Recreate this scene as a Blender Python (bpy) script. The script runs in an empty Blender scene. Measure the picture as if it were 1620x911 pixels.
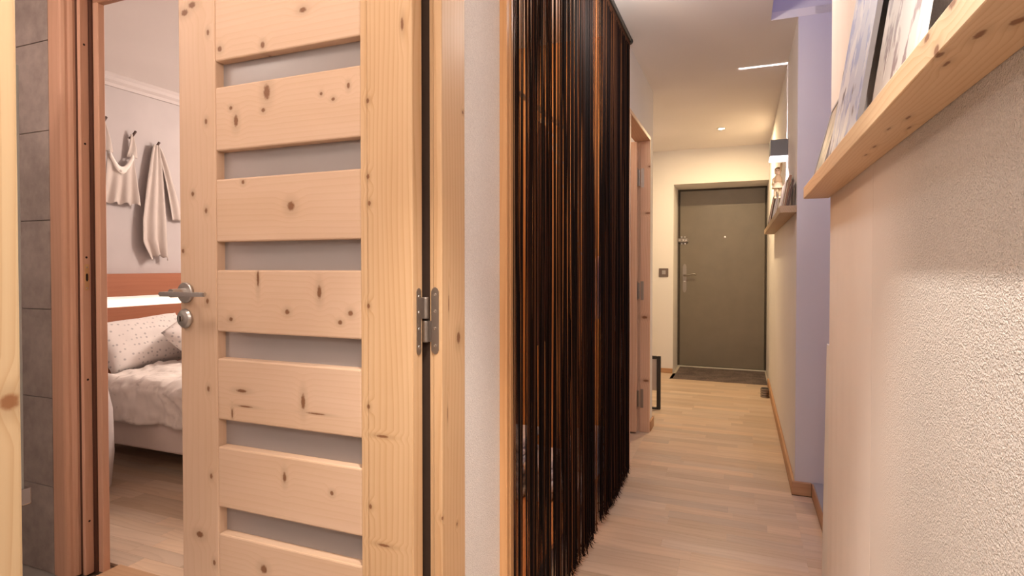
import bpy, bmesh, math, random
from mathutils import Vector, Matrix, noise
random.seed(7)
R = math.radians
PI = math.pi
SC = bpy.context.scene
COL = SC.collection

# ------------------------------------------------------------------ camera
cam_d = bpy.data.cameras.new('camera')
cam_d.sensor_width = 36.0
cam_d.lens = 36.0 * 905 / 1620
cam_d.shift_y = -0.0119
cam_d.clip_start = 0.02
cam = bpy.data.objects.new('camera', cam_d)
COL.objects.link(cam)
cam.location = (0, 0, 1.15)
cam.rotation_euler = (R(89.1), 0, R(21.8))
SC.camera = cam
SC.view_settings.view_transform = 'Standard'
SC.view_settings.look = 'None'
SC.view_settings.gamma = 1
SC.view_settings.use_curve_mapping = False
SC.view_settings.exposure = 0.33

# ------------------------------------------------------------------ world: dim evening air beyond the roof window
world = bpy.data.worlds.new('world')
SC.world = world
world.use_nodes = True
world.node_tree.nodes['Background'].inputs[0].default_value = (0.42, 0.45, 0.8, 1)
world.node_tree.nodes['Background'].inputs[1].default_value = 0.5

# ------------------------------------------------------------------ lights of the room, plus added fill
def area(name, loc, size, power, color, rot=(0, 0, 0), shape='DISK', size_y=None, spread=180):
    l = bpy.data.lights.new(name, 'AREA')
    l.shape = shape
    l.size = size
    if size_y: l.size_y = size_y
    l.energy = power
    l.color = color
    l.spread = R(spread)
    o = bpy.data.objects.new(name, l)
    COL.objects.link(o)
    o.location = loc
    o.rotation_euler = rot
    return o
def spot(name, loc, power, color, angle, blend, radius, rot=(0, 0, 0)):
    l = bpy.data.lights.new(name, 'SPOT')
    l.energy = power
    l.color = color
    l.spot_size = R(angle)
    l.spot_blend = blend
    l.shadow_soft_size = radius
    o = bpy.data.objects.new(name, l)
    COL.objects.link(o)
    o.location = loc
    o.rotation_euler = rot
    return o
WARM = (1.0, 0.76, 0.56)
NEUT = (1.0, 0.93, 0.86)
def point_light(name, loc, power, color, radius):
    l = bpy.data.lights.new(name, 'POINT')
    l.energy = power; l.color = color; l.shadow_soft_size = radius
    o = bpy.data.objects.new(name, l)
    COL.objects.link(o); o.location = loc
    return o
point_light('lamp_or_fill', (-0.36, 2.22, 2.17), 14, NEUT, 0.08)                     # globe for fill, unseen, added above the frame to brighten ceiling and walls
point_light('lamp_or_fill', (0.10, -0.45, 1.9), 23, (1.0, 0.93, 0.86), 0.12)         # globe for fill, unseen, added behind the camera for leaf and near wall
spot('lamp_or_fill', (-0.13, 0.50, 2.37), 105, (1.0, 0.92, 0.82), 74, 0.5, 0.02)
area('lamp_or_fill', (-0.17, 5.52, 2.375), 0.06, 21, (1.0, 0.74, 0.42))       # the downlight seen at the far end
point_light('lamp_or_fill', (-2.2, 0.10, 2.25), 16, (1.0, 0.84, 0.74), 0.12)  # second shower room light, added to lift the reddish frame and tiles
point_light('lamp_or_fill', (-1.0, 0.25, 2.25), 10, (1.0, 0.82, 0.68), 0.12)          # shower room ceiling lamp
point_light('lamp_or_fill', (-2.3, 3.5, 2.15), 62, (1.0, 0.86, 0.76), 0.15)           # added light for the bedroom, no fitting seen
point_light('lamp_or_fill', (-1.45, 5.2, 1.75), 9, NEUT, 0.1)  # unseen light added to fill the hall ceiling at the far end
area('sky_light', (0.95, 2.35, 4.2), 1.4, 10, (0.46, 0.42, 1.0), shape='SQUARE')  # roof window over the stairs
point_light('lamp_or_fill', (-0.93, 1.75, 1.9), 14, (1.0, 0.66, 0.40), 0.05)          # light added inside the wardrobe so the fir shows between the strings
point_light('lamp_or_fill', (-1.0, 3.6, 2.2), 4, WARM, 0.1)                           # small room behind the second door

# ------------------------------------------------------------------ material helpers
def new_mat(name):
    m = bpy.data.materials.new(name)
    m.use_nodes = True
    nt = m.node_tree
    b = nt.nodes['Principled BSDF']
    return m, nt, b
class NT:
    def __init__(s, nt): s.nt = nt
    def n(s, t, **kw):
        nd = s.nt.nodes.new(t)
        for k, v in kw.items(): setattr(nd, k, v)
        return nd
    def link(s, a, b): s.nt.links.new(a, b)
    def put(s, inp, v):
        if isinstance(v, (int, float, tuple, list)): inp.default_value = v
        else: s.link(v, inp)
    def math(s, op, a, b=None, c=None, clamp=False):
        nd = s.n('ShaderNodeMath', operation=op); nd.use_clamp = clamp
        s.put(nd.inputs[0], a)
        if b is not None: s.put(nd.inputs[1], b)
        if c is not None: s.put(nd.inputs[2], c)
        return nd.outputs[0]
    def vmath(s, op, a, b=None):
        nd = s.n('ShaderNodeVectorMath', operation=op)
        s.put(nd.inputs[0], a)
        if b is not None: s.put(nd.inputs[1], b)
        return nd.outputs['Value'] if op in ('LENGTH', 'DISTANCE') else nd.outputs[0]
    def comb(s, x, y, z):
        nd = s.n('ShaderNodeCombineXYZ')
        s.put(nd.inputs[0], x); s.put(nd.inputs[1], y); s.put(nd.inputs[2], z)
        return nd.outputs[0]
    def noise(s, vec, scale=1, detail=2, rough=0.5, col=False):
        nd = s.n('ShaderNodeTexNoise')
        s.link(vec, nd.inputs['Vector'])
        nd.inputs['Scale'].default_value = scale
        nd.inputs['Detail'].default_value = detail
        nd.inputs['Roughness'].default_value = rough
        return nd.outputs[1 if col else 0]
    def rng(s, v, a, b, c=0, d=1, smooth=False):
        nd = s.n('ShaderNodeMapRange')
        if smooth: nd.interpolation_type = 'SMOOTHSTEP'
        s.put(nd.inputs[0], v)
        for i, q in enumerate((a, b, c, d)): nd.inputs[i + 1].default_value = q
        return nd.outputs[0]
    def mix(s, f, a, b):
        nd = s.n('ShaderNodeMix', data_type='RGBA')
        s.put(nd.inputs[0], f)
        s.put(nd.inputs[6], a if not isinstance(a, tuple) else (*a[:3], 1))
        s.put(nd.inputs[7], b if not isinstance(b, tuple) else (*b[:3], 1))
        return nd.outputs[2]
    def bump(s, h, strength, dist, b):
        nd = s.n('ShaderNodeBump')
        nd.inputs['Strength'].default_value = strength
        nd.inputs['Distance'].default_value = dist
        s.link(h, nd.inputs['Height'])
        s.link(nd.outputs[0], b.inputs['Normal'])

def plain(name, col, rough=0.5, metal=0.0, spec=None, var=0.0, bump=0.0, bscale=300, **kw):
    m, nt, b = new_mat(name)
    b.inputs['Base Color'].default_value = (*col, 1)
    b.inputs['Roughness'].default_value = rough
    b.inputs['Metallic'].default_value = metal
    if spec is not None: b.inputs['Specular IOR Level'].default_value = spec
    T = NT(nt)
    tc = T.n('ShaderNodeTexCoord').outputs['Object']
    if var:
        v = T.noise(tc, 6, 3)
        T.link(T.mix(T.rng(v, 0.3, 0.7), tuple(c * (1 - var) for c in col), tuple(min(1, c * (1 + var)) for c in col)), b.inputs['Base Color'])
    if bump:
        T.bump(T.noise(tc, bscale, 3), bump, 0.002, b)
    for k, v in kw.items():
        b.inputs[k.replace('_', ' ')].default_value = v
    return m

def plaster(name, col, strength=0.5, scale=330, dist=0.0022, col2=None, fade=None):
    m, nt, b = new_mat(name)
    T = NT(nt)
    g = T.n('ShaderNodeNewGeometry').outputs['Position']
    n1 = T.noise(g, scale, 2, 0.55)
    n2 = T.noise(g, scale * 0.37, 1)
    h = T.math('MULTIPLY_ADD', n2, 0.3, n1)
    if fade:
        sp = T.n('ShaderNodeSeparateXYZ'); T.link(g, sp.inputs[0])
        h = T.math('MULTIPLY', h, T.rng(sp.outputs[1], fade[0], fade[1], 0.04, 1, True))
    T.bump(h, strength, dist, b)
    gm = T.rng(n1, 0.36, 0.64, 0.90, 1.05)  # relief shade painted into the colour: crevices darker, grains lighter
    if fade: gm = T.math('MULTIPLY_ADD', T.math('SUBTRACT', gm, 1.0), T.rng(sp.outputs[1], fade[0], fade[1], 0.0, 1, True), 1.0)
    if strength < 0.5: gm = 1.0
    big = T.noise(g, 1.2, 2)
    c2 = col2 or tuple(c * 0.95 for c in col)
    T.link(T.vmath('MULTIPLY', T.mix(T.rng(big, 0.35, 0.65), col, c2), T.comb(gm, gm, gm)), b.inputs['Base Color'])
    b.inputs['Roughness'].default_value = 0.9
    b.inputs['Specular IOR Level'].default_value = 0.15
    return m

AX = {'x': 0, 'y': 1, 'z': 2}
def wood(name, c1, c2, axes, off=(0, 0, 0), knots=(), lines=55.0, rough=0.5, knot_col=(0.20, 0.075, 0.028), tight=0.5, rand=0.0, linew=0.55, seed=0.0):
    """axes: letters of (along the grain, across, depth); knots: (along, across-world point..., r_along, r_across)"""
    m, nt, b = new_mat(name)
    T = NT(nt)
    tc = T.n('ShaderNodeTexCoord').outputs['Object']
    p = T.vmath('ADD', tc, tuple(off))
    if rand:
        oi = T.n('ShaderNodeObjectInfo').outputs['Random']
        p = T.vmath('ADD', p, T.comb(T.math('MULTIPLY', oi, 17.0), T.math('MULTIPLY', oi, 9.0), T.math('MULTIPLY', oi, 5.0)))
    sp = T.n('ShaderNodeSeparateXYZ'); T.link(p, sp.inputs[0])
    a, bb, c = (sp.outputs[AX[k]] for k in axes)
    ac = T.math('MULTIPLY_ADD', c, 0.6, bb)
    if seed: ac0 = T.math('ADD', ac, seed)
    else: ac0 = ac
    # wandering of the grain
    w = T.noise(T.comb(T.math('MULTIPLY', a, 1.3), T.math('MULTIPLY', ac0, 7.0), seed), 1.0, 2)
    ph = T.math('MULTIPLY_ADD', w, tight * 7, T.math('MULTIPLY', ac0, lines))
    mask = None
    if knots:
        dmin = None
        for k in knots:
            pt = k[0]
            ka, kb = pt[AX[axes[0]]], pt[AX[axes[1]]] + 0.6 * pt[AX[axes[2]]]
            v = T.vmath('DIVIDE', T.vmath('SUBTRACT', T.comb(a, ac, 0), (ka, kb, 0)), (k[1], k[2], 1))
            d = T.vmath('LENGTH', v)
            dmin = d if dmin is None else T.math('MINIMUM', dmin, d)
        jit = T.noise(T.comb(a, ac, 0), 190, 2)
        dj = T.math('MULTIPLY_ADD', jit, 0.7, dmin)
        mask = T.rng(dj, 0.95, 1.6, 1, 0, True)
        halo = T.rng(dmin, 0.0, 6.0, 1, 0, True)
        ph = T.math('MULTIPLY_ADD', halo, 1.1, ph)
    fr = T.math('FRACT', ph)
    line = T.math('POWER', fr, 3.0)
    edge = T.rng(fr, 0.93, 1.0, 1, 0)
    line = T.math('MULTIPLY', line, edge)
    fib = T.noise(T.comb(T.math('MULTIPLY', a, 9), T.math('MULTIPLY', ac0, 420), 0), 1.0, 2)
    blot = T.noise(T.comb(T.math('MULTIPLY', a, 1.7), T.math('MULTIPLY', ac0, 12), 3), 1.0, 2)
    f = T.math('ADD', T.math('MULTIPLY', line, linew), T.math('MULTIPLY', T.rng(blot, 0.3, 0.75), 0.45))
    f = T.math('ADD', f, T.math('MULTIPLY_ADD', fib, 0.3, -0.15), clamp=True)
    col = T.mix(f, c1, c2)
    if rand:
        oi2 = T.n('ShaderNodeObjectInfo').outputs['Random']
        r2 = T.math('FRACT', T.math('MULTIPLY', oi2, 7.31))
        hsv = T.n('ShaderNodeHueSaturation')
        T.link(col, hsv.inputs['Color'])
        T.link(T.rng(r2, 0, 1, 1 - rand, 1 + rand), hsv.inputs['Value'])
        T.link(T.rng(oi2, 0, 1, 0.9, 1.08), hsv.inputs['Saturation'])
        col = hsv.outputs[0]
    if mask is not None:
        soft = T.math('MULTIPLY', T.rng(dmin, 0.8, 3.4, 1, 0, True), 0.35)
        col = T.mix(soft, col, tuple(x * 0.62 for x in c2))
        col = T.mix(T.math('MULTIPLY', mask, 0.88), col, knot_col)
    T.link(col, b.inputs['Base Color'])
    b.inputs['Roughness'].default_value = rough
    b.inputs['Specular IOR Level'].default_value = 0.3
    T.bump(T.math('ADD', line, T.math('MULTIPLY', fib, 0.5)), 0.12, 0.0006, b)
    return m

# ------------------------------------------------------------------ mesh helpers
WL = {}
def wloc(o):
    return WL.get(o.name, Vector((0, 0, 0))) if o else Vector((0, 0, 0))
class MB:
    def __init__(s): s.bm = bmesh.new()
    def box(s, x0, x1, y0, y1, z0, z1, bev=0, seg=1, mtx=None):
        t = bmesh.new()
        bmesh.ops.create_cube(t, size=1)
        bmesh.ops.scale(t, vec=(abs(x1 - x0), abs(y1 - y0), abs(z1 - z0)), verts=t.verts)
        if bev: bmesh.ops.bevel(t, geom=t.edges[:], offset=bev, segments=seg, profile=0.5, affect='EDGES')
        bmesh.ops.translate(t, vec=((x0 + x1) / 2, (y0 + y1) / 2, (z0 + z1) / 2), verts=t.verts)
        return s.add(t, mtx)
    def add(s, t, mtx=None):
        if mtx is not None: bmesh.ops.transform(t, matrix=mtx, verts=t.verts)
        me = bpy.data.meshes.new('tmp'); t.to_mesh(me); t.free()
        s.bm.from_mesh(me); bpy.data.meshes.remove(me)
        return s
    def prism(s, pts, lo, hi, axis='z', mtx=None):
        """closed outline extruded along an axis; pts are the other two coordinates in order (x,y),(y,z)->x,(x,z)->y"""
        t = bmesh.new()
        def P(p, h):
            if axis == 'z': return (p[0], p[1], h)
            if axis == 'x': return (h, p[0], p[1])
            return (p[0], h, p[1])
        a = [t.verts.new(P(p, lo)) for p in pts]
        b = [t.verts.new(P(p, hi)) for p in pts]
        t.faces.new(a); t.faces.new(b)
        n = len(pts)
        for i in range(n): t.faces.new((a[i], a[(i + 1) % n], b[(i + 1) % n], b[i]))
        bmesh.ops.recalc_face_normals(t, faces=t.faces)
        return s.add(t, mtx)
    def lathe(s, prof, c=(0, 0, 0), seg=20, axis='z', mtx=None):
        t = bmesh.new(); rings = []
        for r, h in prof:
            ring = []
            for k in range(seg):
                a = 2 * PI * k / seg
                q = (r * math.cos(a), r * math.sin(a), h)
                if axis == 'y': q = (q[0], q[2], q[1])
                if axis == 'x': q = (q[2], q[0], q[1])
                ring.append(t.verts.new((q[0] + c[0], q[1] + c[1], q[2] + c[2])))
            rings.append(ring)
        for i in range(len(rings) - 1):
            for k in range(seg):
                t.faces.new((rings[i][k], rings[i][(k + 1) % seg], rings[i + 1][(k + 1) % seg], rings[i + 1][k]))
        t.faces.new(rings[0]); t.faces.new(rings[-1])
        bmesh.ops.recalc_face_normals(t, faces=t.faces)
        return s.add(t, mtx)
    def tube(s, pts, r, seg=6, caps=True):
        t = bmesh.new(); rings = []
        n = len(pts)
        rs = r if isinstance(r, (list, tuple)) else [r] * n
        for i, p in enumerate(pts):
            p = Vector(p)
            d = (Vector(pts[min(i + 1, n - 1)]) - Vector(pts[max(i - 1, 0)])).normalized()
            u = Vector((0, 0, 1)) if abs(d.z) < 0.9 else Vector((0, 1, 0))
            a = d.cross(u).normalized(); b = a.cross(d)
            rings.append([t.verts.new(p + (a * math.cos(2 * PI * k / seg) + b * math.sin(2 * PI * k / seg)) * rs[i]) for k in range(seg)])
        for i in range(n - 1):
            for k in range(seg):
                t.faces.new((rings[i][k], rings[i][(k + 1) % seg], rings[i + 1][(k + 1) % seg], rings[i + 1][k]))
        if caps: t.faces.new(rings[0]); t.faces.new(rings[-1])
        bmesh.ops.recalc_face_normals(t, faces=t.faces)
        return s.add(t)
    def ball(s, c, r, sx=1, sy=1, sz=1, seg=14, rings=10, mtx=None):
        t = bmesh.new()
        bmesh.ops.create_uvsphere(t, u_segments=seg, v_segments=rings, radius=r)
        bmesh.ops.scale(t, vec=(sx, sy, sz), verts=t.verts)
        if mtx is not None: bmesh.ops.transform(t, matrix=mtx, verts=t.verts)
        bmesh.ops.translate(t, vec=c, verts=t.verts)
        return s.add(t)
    def build(s, name, mat, parent=None, smooth=False):
        me = bpy.data.meshes.new(name)
        off = wloc(parent)
        if off.length: bmesh.ops.translate(s.bm, vec=-off, verts=s.bm.verts)
        s.bm.to_mesh(me); s.bm.free()
        if smooth:
            for p in me.polygons: p.use_smooth = True
        me.materials.append(mat)
        o = bpy.data.objects.new(name, me)
        COL.objects.link(o)
        if parent is not None: o.parent = parent
        WL[o.name] = off
        return o
def grid_surface(fn, nu, nv, thick=0.0):
    """fn(u,v)->Vector for u,v in 0..1"""
    b = MB(); t = b.bm
    vs = [[t.verts.new(fn(i / nu, j / nv)) for j in range(nv + 1)] for i in range(nu + 1)]
    for i in range(nu):
        for j in range(nv):
            t.faces.new((vs[i][j], vs[i + 1][j], vs[i + 1][j + 1], vs[i][j + 1]))
    if thick:
        t.normal_update()
        nn = [[vs[i][j].normal.copy() for j in range(nv + 1)] for i in range(nu + 1)]
        ws = [[t.verts.new(vs[i][j].co - nn[i][j] * thick) for j in range(nv + 1)] for i in range(nu + 1)]
        for i in range(nu):
            for j in range(nv):
                t.faces.new((ws[i][j + 1], ws[i + 1][j + 1], ws[i + 1][j], ws[i][j]))
        for i in range(nu):
            t.faces.new((vs[i + 1][0], vs[i][0], ws[i][0], ws[i + 1][0])); t.faces.new((vs[i][nv], vs[i + 1][nv], ws[i + 1][nv], ws[i][nv]))
        for j in range(nv):
            t.faces.new((vs[0][j], vs[0][j + 1], ws[0][j + 1], ws[0][j])); t.faces.new((vs[nu][j + 1], vs[nu][j], ws[nu][j], ws[nu][j + 1]))
        bmesh.ops.recalc_face_normals(t, faces=t.faces)
    return b
def tag(o, label=None, cat=None, group=None, kind=None):
    if label: o['label'] = label
    if cat: o['category'] = cat
    if group: o['group'] = group
    if kind: o['kind'] = kind
    return o
def thing(name, loc, label, cat, group=None):
    o = bpy.data.objects.new(name, None)
    COL.objects.link(o)
    o.location = loc
    o.empty_display_size = 0.05
    WL[o.name] = Vector(loc)
    return tag(o, label, cat, group)
def struct(o, label=None):
    return tag(o, label, kind='structure')

# ------------------------------------------------------------------ materials
M = {}
WALLC = (0.85, 0.81, 0.785)
M['plaster'] = plaster('wall_plaster', WALLC, 0.8, 400, 0.0026)
M['plaster_soft'] = plaster('wall_plaster_soft', WALLC, 0.18, 220, 0.0015)
M['ceiling'] = plaster('ceiling_paint', (0.86, 0.80, 0.77), 0.08, 180, 0.001)
M['white'] = plain('white_paint', (0.78, 0.74, 0.70), 0.6)
M['bedwall'] = plain('bedroom_wall_paint', (0.50, 0.445, 0.435), 0.85, var=0.03)
FB1, FB2 = (0.66, 0.50, 0.365), (0.48, 0.34, 0.235)
M['floor'] = wood('laminate_floor', FB1, FB2, 'xyz', lines=28, rough=0.36, rand=0.13, linew=0.4, tight=0.8)
M['floor_base'] = plain('floor_joint', (0.20, 0.12, 0.075), 0.8)
P1, P2 = (0.71, 0.50, 0.36), (0.60, 0.39, 0.24)
S1, S2 = (0.67, 0.45, 0.265), (0.55, 0.325, 0.16)
M['pine_base'] = wood('pine_skirting', (0.55, 0.32, 0.18), (0.43, 0.22, 0.11), 'yxz', lines=60)
M['pine_base_x'] = wood('pine_skirting_across', (0.55, 0.32, 0.18), (0.43, 0.22, 0.11), 'xyz', lines=60)
M['red_wood'] = wood('reddish_wood', (0.74, 0.43, 0.30), (0.60, 0.32, 0.20), 'zxy', lines=45, linew=0.3)
M['red_board'] = wood('reddish_board', (0.40, 0.155, 0.085), (0.30, 0.105, 0.055), 'yzx', lines=30, linew=0.3)
M['red_thres'] = wood('threshold_wood', (0.58, 0.36, 0.21), (0.45, 0.26, 0.14), 'xyz', lines=45, linew=0.4)
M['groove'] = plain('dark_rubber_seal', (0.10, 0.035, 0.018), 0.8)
M['closet_wood'] = wood('orange_fir', (0.74, 0.42, 0.18), (0.58, 0.28, 0.09), 'zyx', lines=35, rough=0.4)
M['closet_post'] = wood('orange_fir_post', (0.74, 0.42, 0.20), (0.62, 0.30, 0.12), 'zyx', lines=80, rough=0.4)
M['pine2'] = wood('pink_pine', (0.74, 0.50, 0.36), (0.60, 0.36, 0.23), 'zxy', off=(-0.63, 3.65, 0), lines=60, seed=3.3,
                  knots=[((-0.61, 4.04, 1.52), 0.006, 0.02), ((-0.63, 4.04, 0.80), 0.01, 0.02), ((-0.62, 4.04, 0.36), 0.008, 0.02), ((-0.60, 4.04, 1.84), 0.006, 0.01)])
M['steel'] = plain('brushed_steel', (0.50, 0.47, 0.45), 0.32, 1.0, bump=0.05)
M['steel_dark'] = plain('dull_nickel', (0.36, 0.32, 0.29), 0.42, 1.0)
M['screw'] = plain('screw_steel', (0.62, 0.58, 0.54), 0.25, 1.0)
M['hole'] = plain('screw_hole', (0.03, 0.012, 0.008), 0.9)
M['black_metal'] = plain('black_metal', (0.035, 0.030, 0.028), 0.45, 0.3)
M['door_grey'] = plain('grey_door_paint', (0.205, 0.172, 0.135), 0.38, var=0.05)
M['door_frame_grey'] = plain('grey_frame_paint', (0.06, 0.045, 0.032), 0.5)
M['grey_box'] = plain('grey_lamp_metal', (0.17, 0.17, 0.19), 0.45)

def emit(name, col, strength):
    m, nt, b = new_mat(name)
    b.inputs['Base Color'].default_value = (*col, 1)
    b.inputs['Emission Color'].default_value = (*col, 1)
    b.inputs['Emission Strength'].default_value = strength
    return m
M['bulb'] = emit('lit_bulb', (1.0, 0.86, 0.62), 25)
M['bulb_cool'] = emit('lit_lamp_opening', (1.0, 0.9, 0.95), 2.2)
M['led'] = emit('led_diffuser', (1.0, 0.93, 0.82), 0.55)

# frosted door glass
m, nt, b = new_mat('frosted_glass')
b.inputs['Base Color'].default_value = (0.60, 0.54, 0.52, 1)
b.inputs['Transmission Weight'].default_value = 0.5
b.inputs['Roughness'].default_value = 0.28
b.inputs['IOR'].default_value = 1.4
M['frost'] = m
m, nt, b = new_mat('clear_glass')
b.inputs['Base Color'].default_value = (0.80, 0.90, 0.86, 1)
b.inputs['Transmission Weight'].default_value = 0.85
b.inputs['Roughness'].default_value = 0.05
M['glass'] = m

# tiles
m, nt, b = new_mat('stone_tile')
T = NT(nt)
g = T.n('ShaderNodeNewGeometry').outputs['Position']
n1 = T.noise(g, 5, 4, 0.6); n2 = T.noise(g, 22, 4, 0.65)
f = T.math('MULTIPLY_ADD', n2, 0.5, T.math('MULTIPLY', n1, 0.7))
T.link(T.mix(T.rng(f, 0.42, 0.78), (0.30, 0.235, 0.21), (0.48, 0.39, 0.35)), b.inputs['Base Color'])
b.inputs['Roughness'].default_value = 0.45
T.bump(n2, 0.15, 0.002, b)
M['tile'] = m
M['grout'] = plain('pale_grout', (0.42, 0.35, 0.31), 0.9)
M['bath_floor'] = plain('grey_floor_tile', (0.40, 0.36, 0.33), 0.4, var=0.1)

# mat
m, nt, b = new_mat('doormat_fibre')
T = NT(nt); g = T.n('ShaderNodeNewGeometry').outputs['Position']
n1 = T.noise(g, 60, 3); n2 = T.noise(g, 7, 3)
T.link(T.mix(T.rng(T.math('ADD', n1, n2), 0.8, 1.2), (0.085, 0.062, 0.055), (0.17, 0.125, 0.11)), b.inputs['Base Color'])
b.inputs['Roughness'].default_value = 1.0
T.bump(n1, 1.0, 0.006, b)
M['mat'] = m

# fabrics
def fabric(name, c, dots=None, dscale=28, dr=0.13, rough=0.95, wr=0.0):
    m, nt, b = new_mat(name)
    T = NT(nt); g = T.n('ShaderNodeTexCoord').outputs['Object']
    col = (*c, 1)
    if dots:
        v = T.n('ShaderNodeTexVoronoi'); T.link(g, v.inputs['Vector']); v.inputs['Scale'].default_value = dscale
        v.inputs['Randomness'].default_value = 0.45
        T.link(T.mix(T.math('MULTIPLY', T.rng(v.outputs['Distance'], dr, dr + 0.16, 1, 0, True), 0.55), c, dots), b.inputs['Base Color'])
    else:
        n = T.noise(g, 9, 2)
        T.link(T.mix(T.rng(n, 0.3, 0.7), c, tuple(x * 0.93 for x in c)), b.inputs['Base Color'])
    b.inputs['Roughness'].default_value = rough
    b.inputs['Sheen Weight'].default_value = 0.15
    b.inputs['Specular IOR Level'].default_value = 0.1
    T.bump(T.math('ADD', T.math('MULTIPLY', T.noise(g, 26, 3), wr), T.math('MULTIPLY', T.noise(g, 700, 1), 0.15)), 0.5, 0.004, b)
    return m
M['duvet'] = fabric('duvet_cotton', (0.82, 0.74, 0.68), (0.62, 0.54, 0.49), 17, 0.05, wr=0.35)
M['pillow'] = fabric('spotted_pillow_cotton', (0.80, 0.73, 0.69), (0.25, 0.22, 0.23), 34, 0.15)
M['pillow_back'] = fabric('plain_pillow_cotton', (0.86, 0.78, 0.72))
M['bedbase'] = fabric('bed_base_cloth', (0.80, 0.68, 0.62))
M['lace'] = fabric('cream_lace_cloth', (0.58, 0.50, 0.455), wr=0.4)
M['pouf'] = fabric('pale_cloth', (0.66, 0.58, 0.56))
M['linen'] = fabric('white_linen', (0.80, 0.72, 0.68), wr=0.3)
M['pink'] = fabric('pink_towel', (0.85, 0.52, 0.42), wr=0.3)
M['rust'] = fabric('rust_cloth', (0.80, 0.20, 0.05), wr=0.3)
M['doll_cloth'] = fabric('doll_cloth', (0.80, 0.58, 0.36), wr=0.3)
M['doll_skirt'] = fabric('doll_skirt_cloth', (0.85, 0.66, 0.45), wr=0.3)
M['hair'] = plain('doll_hair', (0.30, 0.16, 0.07), 0.9)

# curtain strings
m, nt, b = new_mat('black_string')
T = NT(nt)
ri = T.n('ShaderNodeNewGeometry').outputs['Random Per Island']
cr = T.n('ShaderNodeValToRGB')
T.link(ri, cr.inputs[0])
e = cr.color_ramp.elements
e[0].position = 0.0; e[0].color = (0.006, 0.004, 0.0035, 1)
e[1].position = 0.62; e[1].color = (0.012, 0.006, 0.005, 1)
for p_, c_ in ((0.80, (0.035, 0.014, 0.008, 1)), (0.92, (0.09, 0.035, 0.015, 1)), (1.0, (0.16, 0.065, 0.025, 1))):
    q = e.new(p_); q.color = c_
T.link(cr.outputs[0], b.inputs['Base Color'])
b.inputs['Roughness'].default_value = 0.85
b.inputs['Specular IOR Level'].default_value = 0.1
M['string'] = m

# picture prints
def art(name, base, cols, sx, sy, sz, th):
    m, nt, b = new_mat(name)
    T = NT(nt)
    g = T.vmath('MULTIPLY', T.n('ShaderNodeNewGeometry').outputs['Position'], (sx, sy, sz))
    col = base
    for i, c in enumerate(cols):
        n = T.noise(T.vmath('ADD', g, (i * 7.3, i * 3.1, i * 5.7)), 1.0, 4, 0.6)
        col = T.mix(T.rng(n, th[i], th[i] + 0.05, 0, 1), col, c)
    T.link(col, b.inputs['Base Color'])
    b.inputs['Roughness'].default_value = 0.5
    return m
M['art_snow'] = art('snow_scene_print', (0.46, 0.48, 0.62), [(0.26, 0.30, 0.55), (0.62, 0.62, 0.70), (0.12, 0.09, 0.13)], 6, 14, 9, (0.52, 0.53, 0.62))
M['art_bark'] = art('brown_feather_print', (0.52, 0.46, 0.43), [(0.20, 0.12, 0.12), (0.60, 0.54, 0.51)], 9, 22, 9, (0.52, 0.60))
M['art_dusk'] = art('dark_dusk_print', (0.16, 0.11, 0.14), [(0.45, 0.32, 0.30), (0.60, 0.52, 0.50)], 12, 12, 9, (0.55, 0.64))
M['art_misty'] = art('pale_misty_print', (0.48, 0.42, 0.36), [(0.30, 0.28, 0.24)], 12, 12, 9, (0.52,))
M['white_edge'] = plain('canvas_edge', (0.80, 0.77, 0.78), 0.7)
M['grey_edge'] = plain('canvas_edge_grey', (0.42, 0.40, 0.42), 0.7)
M['frame_dark'] = plain('dark_frame', (0.08, 0.04, 0.03), 0.5)
M['frame_wood'] = plain('brown_frame', (0.35, 0.18, 0.12), 0.5)

# ------------------------------------------------------------------ SHELL
XR, XL, ZC = 0.26, -0.604, 2.4
def W(name, boxes, mat, label=None):
    b = MB()
    for bx in boxes: b.box(*bx)
    return struct(b.build(name, mat), label)
# corridor left wall, with the shower room doorway, the wardrobe opening and the second doorway
W('wall_left', [(XL - 0.096, XL, -1.2, 0.22, 0, ZC), (XL - 0.096, XL, 0.22, 1.13, 2.10, ZC), (XL - 0.096, XL, 1.13, 1.421, 0, ZC)],
  M['plaster'], 'white rough plaster wall between the pine doorway and the string curtain')
W('wall_left', [(-0.68, -0.59, 3.10, 3.25, 0, ZC), (-0.68, -0.59, 3.25, 4.045, 2.045, ZC), (-0.68, -0.59, 4.045, 4.20, 0, ZC)],
  M['plaster_soft'], 'pale plaster wall around the second doorway')
W('wall_hall', [(-1.75, -0.68, 4.12, 4.20, 0, ZC)], M['plaster_soft'])
W('wall_hall_side', [(-1.83, -1.75, 4.12, 6.48, 0, ZC)], M['plaster_soft'])
W('wall_end', [(-1.83, -0.677, 6.38, 6.95, 0, ZC), (-0.677, 0.264, 6.38, 6.95, 2.035, ZC), (0.264, 0.34, 6.38, 6.95, 0, ZC), (-0.677, 0.264, 6.90, 6.95, 0, 2.035)],
  M['plaster_soft'], 'pale end wall around the grey entrance door')
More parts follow.
